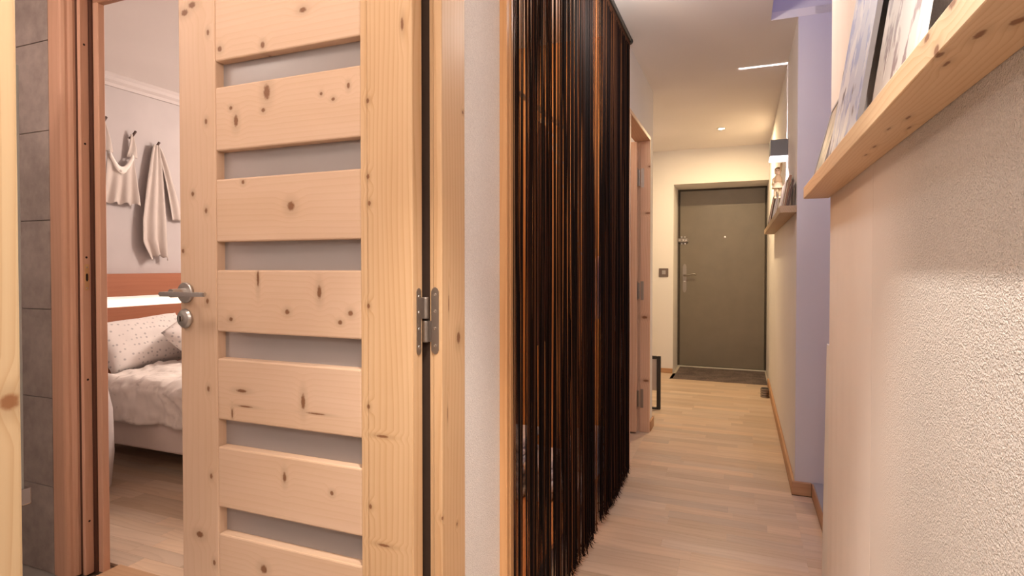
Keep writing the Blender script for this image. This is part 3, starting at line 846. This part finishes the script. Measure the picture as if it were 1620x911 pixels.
dr = thing('long_dress', (-3.78, 2.78, 1.6), 'long narrow cream dress gathered on a peg near the headboard', 'clothing')
def dress(u, v):
    yl = 2.765 - 0.085 * min(1, v * 1.5) ** 0.8 - 0.01 * v
    yr = 2.80 + 0.055 * v ** 0.7
    if v > 0.85: yl += 0.06 * (v - 0.85) / 0.15
    y = yl + (yr - yl) * u
    z = 1.995 - 0.80 * v + 0.035 * math.sin(u * 3) * v + 0.006 * math.sin(u * 30) * v
    x = -3.785 + 0.016 * math.sin(u * 14 + v * 1.5) * (0.25 + v * 0.8) + 0.012
    return Vector((x, y, z))
hang_cloth(dress, 60, 70).build('skirt', M['lace'], dr, smooth=True)
def sleeve(u, v):
    y = 2.80 + 0.16 * v + (u - 0.5) * (0.03 + 0.07 * v)
    z = 1.985 - 0.50 * v ** 1.3
    return Vector((-3.79 + 0.01 * math.sin(u * 9 + v * 3), y, z))
hang_cloth(sleeve, 20, 40).build('sleeve', M['lace'], dr, smooth=True)

# ------------------------------------------------------------------ WARDROBE behind the curtain
wd = thing('wardrobe', (-0.95, 2.3, 0), 'open orange fir wardrobe behind the black string curtain', 'wardrobe')
b = MB(); b.box(-1.21, -1.19, 1.43, 3.10, 0, 2.4); b.build('back_panel', M['closet_wood'], wd)
b = MB(); b.box(-0.700, -0.5835, 1.4205, 1.4415, 0, 2.4, 0.002); b.build('post', M['closet_post'], wd)
b = MB(); b.box(-1.19, -0.594, 1.4418, 1.4435, 0, 2.4); b.build('shadow_joint', M['frame_dark'], wd)
b = MB(); b.box(-0.630, -0.5825, 1.4440, 1.490, 0, 2.4, 0.003); b.build('post', M['closet_post'], wd)
b = MB(); b.box(-1.19, -0.64, 1.4440, 1.462, 0, 2.4); b.build('side_panel', M['closet_wood'], wd)
b = MB(); b.box(-1.19, -0.64, 3.08, 3.098, 0, 2.4); b.build('side_panel', M['closet_wood'], wd)
M['closet_h'] = wood('orange_fir_shelf', (0.70, 0.34, 0.13), (0.55, 0.22, 0.07), 'yxz', lines=35, rough=0.4)
for z in (0.06,):
    b = MB(); b.box(-1.188, -0.67, 1.463, 3.079, z, z + 0.02); b.build('shelf', M['closet_h'], wd)
b = MB(); b.tube([(-0.93, 1.463, 1.93), (-0.93, 3.08, 1.93)], 0.012, 10); b.build('hanging_rail', M['steel'], wd)
def linen(y0, y1, z, n, mat, label, x0=-1.0, x1=-0.72):
    r = thing('linen_stack', ((x0 + x1) / 2, (y0 + y1) / 2, z), label, 'linen')
    for k in range(n):
        b = MB(); j = random.uniform(-0.01, 0.01)
        b.box(x0 + j, x1 + j, y0 + j, y1 + j, z + k * 0.045, z + k * 0.045 + 0.0445, 0.014, 3); b.build('folded_sheet', mat, r, smooth=True)
linen(2.42, 2.72, 0.08, 6, M['linen'], 'tallest white linen pile, at the back of the wardrobe floor', -1.14, -0.93)
linen(2.44, 2.70, 0.08, 4, M['linen'], 'middle white linen pile on the wardrobe floor', -0.91, -0.79)
linen(2.46, 2.66, 0.08, 2, M['linen'], 'lowest white linen pile, nearest the curtain strings', -0.77, -0.66)
linen(2.75, 3.0, 0.08, 5, M['linen'], 'white linen pile under the rust orange scarf', -0.80, -0.66)
def hang(name, yc, w, z0, z1, x, mat, label):
    r = thing(name, (x, yc, z1), label, 'clothing')
    def fn(u, v):
        q = 0.45 + 0.55 * min(1, v * 5)
        return Vector((x + 0.018 * math.sin(u * 16 + yc * 20) * (0.4 + v * 0.6), yc + (u - 0.5) * w * q, z1 + (z0 - z1) * v))
    grid_surface(fn, 40, 30, 0.006).build('cloth', mat, r, smooth=True)
    if z1 < 1.8:
        b = MB(); b.tube([(x, yc - 0.02, z1 - 0.002), (x - 0.02, yc, z1 + 0.05), (-0.93, yc, 1.90), (-0.93, yc, 1.943)], 0.0015, 5); b.build('hanger_cord', M['steel'], r)
    else:
        b = MB(); b.tube([(x, yc, z1 - 0.01), (x, yc, z1 + 0.03)], 0.003, 6); b.build('hanger', M['steel'], r)
hang('pink_towel', 2.82, 0.24, 0.90, 1.20, -0.66, M['pink'], 'pale pink towel hanging at waist height behind the strings')
hang('rust_scarf', 2.775, 0.13, 0.33, 1.12, -0.705, M['rust'], 'bright rust orange scarf hanging below the pink towel')
hang('brown_coat', 2.86, 0.24, 0.75, 1.90, -0.98, fabric('brown_wool', (0.20, 0.075, 0.035)), 'dark brown coat on the wardrobe rail')

# ------------------------------------------------------------------ STRING CURTAIN
cu = thing('string_curtain', (-0.57, 2.27, 0), 'floor length black and copper string curtain in front of the wardrobe', 'curtain')
CX = -0.571
b = MB(); b.box(CX - 0.012, CX + 0.012, 1.415, 3.15, 2.372, 2.3995, 0.003); b.build('curtain_rail', M['black_metal'], cu)
b = MB(); b.lathe([(0, 0), (0.016, 0), (0.018, 0.004), (0.018, 0.016), (0.012, 0.022), (0, 0.024)], (CX, 3.15, 2.382), 18, 'y'); b.build('rail_end', M['black_metal'], cu, smooth=False)
b = MB(); b.box(CX - 0.004, CX + 0.004, 1.425, 3.15, 2.335, 2.372); b.build('heading_band', M['string'], cu)
bm = bmesh.new()
def strand(bm, pts, r):
    rings = []
    for i, p in enumerate(pts):
        rr = r if i < len(pts) - 1 else r * 0.3
        rings.append([bm.verts.new((p[0] + rr * math.cos(k * 2 * PI / 3 + 0.5), p[1] + rr * math.sin(k * 2 * PI / 3 + 0.5), p[2])) for k in range(3)])
    for i in range(len(rings) - 1):
        for k in range(3):
            bm.faces.new((rings[i][k], rings[i][(k + 1) % 3], rings[i + 1][(k + 1) % 3], rings[i + 1][k]))
y = 1.428
rs = random.Random(11)
cnt = 0
cl_n = 0; cl_c = y; cl_x = 0
while y < 3.140:
    if cl_n == 0:
        cl_c += rs.uniform(0.011, 0.024) if y < 2.0 else (rs.uniform(0.028, 0.045) if 2.31 < y < 2.47 else rs.uniform(0.008, 0.014))
        cl_n = rs.choice([2, 3, 3, 4, 5]) if not 2.31 < cl_c < 2.47 else 2
        cl_x = rs.uniform(-0.006, 0.006) if not 2.31 < cl_c < 2.47 else 0.0
    cl_n -= 1
    y = cl_c + rs.gauss(0, 0.0014)
    clump = 0.0
    x0 = CX + rs.uniform(-0.006, 0.006) * (0.3 if 2.31 < y < 2.47 else 1)
    ph_ = rs.uniform(0, 6)
    am = rs.uniform(0.0, 0.0018)
    zb = 0.035 + rs.uniform(-0.012, 0.035)
    pts = []
    ns = 9
    dx = cl_x + rs.uniform(-0.004, 0.008); dy = clump + rs.uniform(-0.002, 0.002)
    for k in range(ns + 1):
        t = k / ns
        z = 2.345 + (zb - 2.345) * t
        s_ = min(1, t * 3)
        pts.append((x0 + dx * s_ * t + am * math.sin(ph_ + t * 9), min(3.152, max(1.424, y + dy * s_ + am * math.cos(ph_ + t * 7))), z))
    # curling tail
    lx, ly, lz = pts[-1]
    cx_ = rs.uniform(-0.004, 0.020); cy_ = rs.uniform(-0.010, 0.014)
    pts.append((lx + cx_ * 0.5, ly + cy_ * 0.5, max(0.010, lz - 0.012)))
    pts.append((lx + cx_ * 1.2, ly + cy_ * 1.2, max(0.006, lz - 0.018 + rs.uniform(0, 0.01))))
    strand(bm, pts, rs.choice([0.0014, 0.0018, 0.0022, 0.0026]))
    # fuzzy fringe
    if y > 2.0:
        for q in range(3):
            ax, ay, az = pts[-3]
            a2 = rs.uniform(0, 0.05)
            ex, ey = rs.uniform(-0.012, 0.020), rs.uniform(-0.016, 0.016)
            strand(bm, [(ax, ay, az + a2), (ax + ex * 0.5, ay + ey * 0.5, az + a2 - 0.014), (ax + ex, ay + ey, max(0.005, az + a2 - 0.022))], 0.0007)
    cnt += 1
me = bpy.data.meshes.new('strings'); bm.to_mesh(me); bm.free()
me.materials.append(M['string'])
so = bpy.data.objects.new('strings', me); COL.objects.link(so); so.parent = cu
so.location = -Vector(cu.location)
tag(so, kind='stuff')

# ------------------------------------------------------------------ SECOND DOORWAY on the left
d2 = thing('door_frame', (-0.63, 3.65, 0), 'pinkish pine door frame at the far end of the curtain', 'door frame')
b = MB(); b.box(-0.650, -0.583, 4.018, 4.044, 0, 2.018, 0.002); b.box(-0.69, -0.6505, 4.030, 4.044, 0, 2.018); b.build('jamb', M['pine2'], d2)
b = MB(); b.box(-0.69, -0.583, 3.251, 3.277, 0, 2.018, 0.002); b.build('jamb', M['pine2'], d2)
M['pine2h'] = wood('pink_pine_head', (0.74, 0.50, 0.34), (0.60, 0.36, 0.22), 'yxz', lines=60)
b = MB(); b.box(-0.69, -0.583, 3.251, 4.044, 2.019, 2.044, 0.002); b.build('head_jamb', M['pine2h'], d2)
l2 = thing('pine_door', (-0.665, 3.99, 0), 'pinkish pine door leaf standing open inside the second doorway', 'door')
b = MB(); b.box(-0.78, -0.662, 3.958, 3.998, 0.01, 2.005, 0.003); b.build('stile', M['pine2'], l2)
b = MB(); b.box(-1.38, -1.26, 3.958, 3.998, 0.01, 2.005, 0.003); b.build('stile', M['pine2'], l2)
for i, (z0, z1) in enumerate(RZ):
    b = MB(); b.box(-1.26, -0.78, 3.958, 3.998, max(z0 - 0.04, 0.02), z1 - 0.04, 0.003); b.build('rail', M['pine2h'], l2)
b = MB(); b.box(-1.26, -0.78, 3.976, 3.981, 0.2, 1.9); b.build('glass_pane', M['frost'], l2)
for zc in (1.765, 0.985, 0.235):
    b = MB(); b.box(-0.6618, -0.6605, 3.966, 3.990, zc - 0.065, zc + 0.065); b.lathe([(0, 0), (0.0065, 0), (0.0065, 0.055), (0, 0.055)], (-0.6565, 4.004, zc), 12); b.build('hinge', M['steel_dark'], l2)
    b = MB(); b.box(-0.645, -0.624, 4.0165, 4.018, zc - 0.065, zc + 0.065); b.lathe([(0, 0), (0.0065, 0), (0.0065, 0.055), (0, 0.055)], (-0.6565, 4.004, zc - 0.056), 12); b.build('hinge_plate', M['steel_dark'], d2)

# ------------------------------------------------------------------ ENTRANCE DOOR
en = thing('entrance_door', (-0.2, 6.86, 0), 'plain grey brown entrance door closing the far end of the corridor', 'door')
b = MB(); b.box(-0.655, 0.245, 6.852, 6.898, 0.014, 2.018, 0.003); b.build('leaf', M['door_grey'], en)
b = MB(); b.box(-0.677, -0.657, 6.842, 6.899, 0, 2.034, 0.002); b.box(0.247, 0.264, 6.842, 6.899, 0, 2.034, 0.002); b.box(-0.657, 0.247, 6.842, 6.899, 2.0205, 2.034); b.build('frame', M['door_frame_grey'], en)
b = MB(); b.box(-0.676, 0.263, 6.815, 6.8415, -0.011, 0.014, 0.003); b.build('sill', plain('pale_sill', (0.60, 0.56, 0.50), 0.5), en)
b = MB(); b.box(-0.672, -0.560, 6.818, 6.852, 1.430, 1.478, 0.004); b.build('rim_lock', M['steel_dark'], en)
lk2 = bpy.data.objects['rim_lock']
for i, x in enumerate((-0.652, -0.615, -0.580)):
    b = MB(); b.lathe([(0, 0), (0.014, 0), (0.014, 0.008), (0.008, 0.012), (0, 0.012)], (x, 6.818, 1.454), 14, 'y'); mirror_y(b, 6.818); b.build('lock_knob', M['screw'], lk2)
for dz in (0.038, -0.038):
    for x in (-0.635, -0.60):
        b = MB(); b.lathe([(0, 0), (0.009, 0), (0.009, 0.006), (0, 0.007)], (x, 6.852, 1.454 + dz), 12, 'y'); mirror_y(b, 6.852); b.build('lock_bolt', M['steel'], lk2)
b = MB(); b.prism([(-0.620, 0.885), (-0.620, 1.15), (-0.610, 1.178), (-0.600, 1.185), (-0.590, 1.178), (-0.580, 1.15), (-0.580, 0.885), (-0.590, 0.86), (-0.600, 0.855), (-0.610, 0.86)], 6.848, 6.852, 'y'); hp = b.build('handle_plate', M['steel_dark'], en)
b = MB(); b.tube([(-0.600, 6.850, 1.055), (-0.600, 6.80, 1.055), (-0.585, 6.79, 1.052), (-0.545, 6.79, 1.058), (-0.51, 6.79, 1.070), (-0.485, 6.79, 1.068), (-0.475, 6.79, 1.055)], [0.010, 0.010, 0.011, 0.008, 0.008, 0.010, 0.007], 10); b.build('handle_lever', M['steel_dark'], hp, smooth=True)
b = MB(); b.lathe([(0, 0), (0.010, 0), (0.010, 0.010), (0, 0.012)], (-0.600, 6.848, 0.98), 12, 'y'); mirror_y(b, 6.848); b.build('lock_cylinder', M['screw'], hp)
b = MB(); b.lathe([(0, 0), (0.013, 0), (0.012, 0.004), (0.006, 0.005), (0, 0.005)], (-0.167, 6.852, 1.483), 14, 'y'); mirror_y(b, 6.852); b.build('peephole', M['screw'], en)
b = MB(); b.box(-0.645, 0.248, 6.06, 6.813, -0.011, 0.004, 0.002); tag(b.build('doormat', M['mat']), 'dark brown coir mat let into the floor before the entrance door', 'doormat')
b = MB(); b.box(-0.676, -0.645, 6.06, 6.813, -0.011, 0.0); b.box(0.248, 0.2635, 6.06, 6.813, -0.011, 0.0); struct(b.build('trim_4', plain('mat_edge', (0.55, 0.48, 0.40), 0.6)))

# light switch
sw = thing('light_switch', (-0.777, 6.375, 1.088), 'square steel light switch on the end wall left of the door', 'light switch')
b = MB(); b.box(-0.828, -0.728, 6.370, 6.380, 1.042, 1.134, 0.003); b.build('plate', plain('switch_steel', (0.22, 0.17, 0.15), 0.4, 0.6), sw)
b = MB(); b.box(-0.795, -0.755, 6.366, 6.3705, 1.068, 1.112, 0.002); b.build('rocker', M['steel'], sw)
# door stop: a small stack of metal rings
ds = thing('door_stop', (0.205, 5.50, 0), 'small round ribbed metal door stop by the far skirting', 'door stop')
for k in range(4):
    b = MB(); b.lathe([(0, 0), (0.034, 0), (0.036, 0.003), (0.036, 0.013), (0.034, 0.016), (0, 0.016)], (0.203, 5.50, 0.0005 + k * 0.0205), 24); b.build('ring', M['steel_dark'], ds)
    b = MB(); b.lathe([(0, 0), (0.029, 0), (0.029, 0.0045), (0, 0.0045)], (0.203, 5.50, 0.0165 + k * 0.0205), 20); b.build('spacer', M['black_metal'], ds)
# low black metal guard beyond the corner
bn = thing('guard_rail', (-0.9, 4.72, 0), 'low black metal guard with a glass infill past the left corner', 'guard rail')
y0 = 4.70
for x0 in (-0.625, -1.23):
    b = MB(); b.box(x0, x0 + 0.030, y0, y0 + 0.03, 0.0, 0.43, 0.003); b.build('post', M['black_metal'], bn)
b = MB(); b.box(-1.20, -0.626, y0, y0 + 0.03, 0.405, 0.43, 0.003); b.build('top_bar', M['black_metal'], bn)
b = MB(); b.box(-1.20, -0.626, y0, y0 + 0.03, 0.0, 0.014, 0.003); b.build('foot_bar', M['black_metal'], bn)
b = MB(); b.box(-1.199, -0.627, y0 + 0.012, y0 + 0.018, 0.15, 0.404); b.build('glass_pane', M['frost'], bn)

# ------------------------------------------------------------------ DOWNLIGHTS
def downlight(x, y, label, mat='bulb'):
    r = thing('downlight', (x, y, ZC), label, 'ceiling light')
    b = MB(); b.lathe([(0.030, 0), (0.044, 0), (0.042, -0.005), (0.031, -0.004)], (x, y, ZC), 28); b.build('ring', M['white'], r)
    b = MB(); b.lathe([(0, 0), (0.030, 0), (0.026, -0.0035), (0, -0.005)], (x, y, ZC - 0.0005), 24); b.build('bulb', M[mat], r, smooth=False)
downlight(-0.17, 5.52, 'small glowing downlight in the ceiling before the entrance door')

# ------------------------------------------------------------------ WALL LAMP (open box, slit above, opening below)
sc_ = thing('wall_lamp', (0.215, 3.85, 1.86), 'small grey box wall lamp shining up and down the far wall', 'wall lamp')
b = MB(); x0, x1, y0, y1, z0, z1 = 0.163, 0.2585, 3.820, 3.98, 1.822, 1.920; t = 0.004
b.box(x0, x1, y0, y0 + t, z0, z1); b.box(x0, x1, y1 - t, y1, z0, z1); b.box(x0, x0 + t, y0 + t, y1 - t, z0, z1); b.box(x1 - t, x1, y0 + t, y1 - t, z0, z1)
ym = 3.91; sl = 0.0022
b.box(x0 + t, x1 - t, y0 + t, ym - sl, z1 - t, z1); b.box(x0 + t, x1 - t, ym + sl, y1 - t, z1 - t, z1)
b.build('housing', M['grey_box'], sc_)
b = MB(); b.box(x0 - 0.003, x1 , y0 - 0.003, y1 + 0.003, z0 - 0.012, z0 - 0.0005, 0.002); b.build('diffuser', M['bulb_cool'], sc_)
b = MB(); b.lathe([(0, 0), (0.008, 0), (0.008, 0.004), (0, 0.005)], (0.2, ym, z0 + 0.001), 12); b.build('lamp_base', M['white'], sc_)
l = spot('lamp_or_fill', (0.200, ym, z0 + 0.012), 50, (1.0, 0.93, 1.0), 160, 0.2, 0.0012, (PI, 0, 0))
l = spot('lamp_or_fill', (0.215, 3.90, z0 - 0.016), 9, (1.0, 0.88, 0.86), 130, 0.6, 0.02)

# ------------------------------------------------------------------ PICTURE LEDGES
lkn = [(-0.0 if False else p, ra, rc) for p, ra, rc in [((.207, .665, 1.368), .012, .004), ((.227, .642, 1.368), .010, .005), ((.204, .747, 1.368), .010, .0025), ((.189, .714, 1.368), .009, .003),
      ((.226, .995, 1.368), .012, .0025), ((.244, 1.068, 1.368), .012, .0022), ((.216, 1.065, 1.368), .010, .002), ((.224, 1.212, 1.368), .012, .0025), ((.225, 1.295, 1.368), .010, .002)]]
M['ledge'] = wood('pine_ledge', (0.74, 0.53, 0.345), (0.62, 0.39, 0.21), 'yxz', knots=lkn, lines=115, seed=0.7, linew=0.7, tight=0.9)
b = MB(); b.box(0.186, XR - 0.0005, -0.6, 2.062, 1.368, 1.405, 0.002, 2)
tag(b.build('picture_ledge', M['ledge']), 'long pine picture ledge on the near rough wall', 'shelf')
M['ledge2'] = wood('pine_ledge_far', (0.52, 0.37, 0.24), (0.40, 0.26, 0.15), 'yxz', lines=90)
b = MB(); b.box(0.182, XR - 0.0005, 3.21, 5.30, 1.424, 1.460, 0.002, 2)
tag(b.build('picture_ledge', M['ledge2']), 'pine picture ledge on the far wall under the grey lamp', 'shelf')

def canvas(name, y0, y1, zb, h, xb, xt, th, art_m, edge_m, label, frame=0.0, fm=None):
    """a board leaning on the wall; xb front x of its foot, xt x of its top"""
    r = thing(name, (xb, (y0 + y1) / 2, zb), label, 'picture')
    dx = xt - xb
    L = math.sqrt(dx * dx + h * h)
    nx, nz = h / L, -dx / L          # back direction
    def slab(a, c, s0, s1, t0, t1):
        pts = [(xb + dx * s0 + nx * t0, zb + h * s0 + nz * t0), (xb + dx * s1 + nx * t0, zb + h * s1 + nz * t0),
               (xb + dx * s1 + nx * t1, zb + h * s1 + nz * t1), (xb + dx * s0 + nx * t1, zb + h * s0 + nz * t1)]
        b = MB(); b.prism(pts, a, c, 'y'); return b
    z_fix = abs(nz * th)
    if frame:
        f_ = frame / L; 
        slab(y0, y1, 0, f_, 0, th).build('frame_bar', fm, r); slab(y0, y1, 1 - f_, 1, 0, th).build('frame_bar', fm, r)
        slab(y0, y0 + frame, f_, 1 - f_, 0, th).build('frame_bar', fm, r); slab(y1 - frame, y1, f_, 1 - f_, 0, th).build('frame_bar', fm, r)
        slab(y0 + frame, y1 - frame, f_, 1 - f_, th * 0.3, th * 0.6).build('print', art_m, r)
    else:
        slab(y0, y1, 0, 1, 0.0008, th).build('board', edge_m, r)
        slab(y0 + 0.001, y1 - 0.001, 0.002, 0.998, 0, 0.0008).build('print', art_m, r)
    for o in (r,): o.location.z += 0.0
    return r
Z0 = 1.4062
canvas('picture', 1.68, 1.925, Z0 + 0.002, 0.205, 0.196, 0.247, 0.008, M['art_misty'], None, 'small pale framed picture leaning at the far end of the near ledge', 0.010, M['grey_edge'])
canvas('picture', 1.19, 1.535, Z0 + 0.002, 0.385, 0.190, 0.2485, 0.009, M['art_snow'], M['grey_edge'], 'large blue white snowy canvas leaning on the near ledge')
canvas('picture', 0.83, 1.10, Z0 + 0.002, 0.38, 0.197, 0.2505, 0.007, M['art_bark'], M['white_edge'], 'brown and cream feathery print leaning nearest the camera')
Z1 = 1.4612
canvas('picture', 4.80, 5.22, Z1 + 0.001, 0.26, 0.200, 0.243, 0.012, M['art_dusk'], None, 'dark framed picture at the far end of the far ledge', 0.012, M['frame_dark'])
canvas('picture', 4.42, 4.70, Z1 + 0.001, 0.20, 0.205, 0.240, 0.012, M['art_snow'], M['white_edge'], 'blue white picture left of the hanging doll')
canvas('picture', 3.66, 4.02, Z1 + 0.001, 0.19, 0.212, 0.242, 0.012, M['art_bark'], M['white_edge'], 'pale mauve picture under the lamp on the far ledge')
canvas('picture', 3.40, 3.60, Z1 + 0.001, 0.18, 0.212, 0.240, 0.012, M['art_misty'], None, 'brown framed picture next to the stair end of the far ledge', 0.014, M['frame_wood'])
canvas('picture', 3.245, 3.36, Z1 + 0.001, 0.13, 0.218, 0.240, 0.010, M['art_dusk'], None, 'small dark framed picture at the near end of the far ledge', 0.010, M['frame_dark'])

# ------------------------------------------------------------------ hanging doll below the lamp
dl = thing('hanging_doll', (0.222, 4.12, 1.66), 'small cream cloth doll hanging by one raised arm under the wall lamp', 'doll')
DX, DY = 0.222, 4.12
b = MB(); b.lathe([(0, 0), (0.020, 0.002), (0.032, 0.020), (0.030, 0.050), (0.020, 0.075), (0.010, 0.085), (0, 0.087)], (DX, DY, 1.655), 16); b.build('body', M['doll_cloth'], dl, smooth=True)
b = MB()
b.ball((DX - 0.002, DY, 1.762), 0.026, 1, 1, 1.1); b.ball((DX - 0.012, DY - 0.024, 1.760), 0.005)
hd_ = b.build('head', plain('doll_skin', (0.85, 0.62, 0.44), 0.8), dl, smooth=True)
b = MB(); b.ball((DX, DY + 0.006, 1.772), 0.028, 1, 0.95, 0.95); b.build('hair', M['hair'], hd_, smooth=True)
b = MB()
for sx in (-0.010, 0.008): b.ball((DX - 0.004 + sx, DY - 0.0255, 1.766), 0.0028)
b.build('eyes', M['hole'], hd_)
b = MB(); b.lathe([(0, 0.035), (0.044, 0.0), (0.046, 0.006), (0.036, 0.035), (0.024, 0.062), (0, 0.066)], (DX, DY, 1.622), 18); b.build('skirt', M['doll_skirt'], dl, smooth=True)
b = MB(); b.tube([(DX, DY, 1.72), (DX + 0.012, DY - 0.006, 1.75), (DX + 0.020, DY - 0.012, 1.79), (DX + 0.024, DY - 0.012, 1.815)], [0.010, 0.010, 0.009, 0.008], 10); b.ball((DX + 0.024, DY - 0.012, 1.818), 0.010); b.build('arm', M['doll_cloth'], dl, smooth=True)
b = MB(); b.tube([(DX - 0.01, DY, 1.722), (DX - 0.038, DY - 0.005, 1.695), (DX - 0.040, DY - 0.008, 1.662)], [0.010, 0.009, 0.007], 10); b.ball((DX - 0.040, DY - 0.008, 1.656), 0.009); b.build('arm', M['doll_cloth'], dl, smooth=True)
for sx, sy in ((-0.018, 0), (0.012, -0.004)):
    b = MB(); b.tube([(DX + sx, DY + sy, 1.645), (DX + sx * 1.2, DY + sy, 1.60), (DX + sx * 1.1, DY + sy, 1.555)], [0.011, 0.010, 0.008], 10); b.ball((DX + sx * 1.1, DY + sy - 0.008, 1.548), 0.011, 1, 1.5, 0.8); b.build('leg', M['doll_skirt'], dl, smooth=True)
b = MB(); b.tube([(DX + 0.024, DY - 0.012, 1.82), (0.2598, DY - 0.012, 1.86)], 0.0012, 5); b.build('cord', M['hair'], dl)
dl.scale = (0.8, 0.8, 0.8)
dl.location.z = 1.69
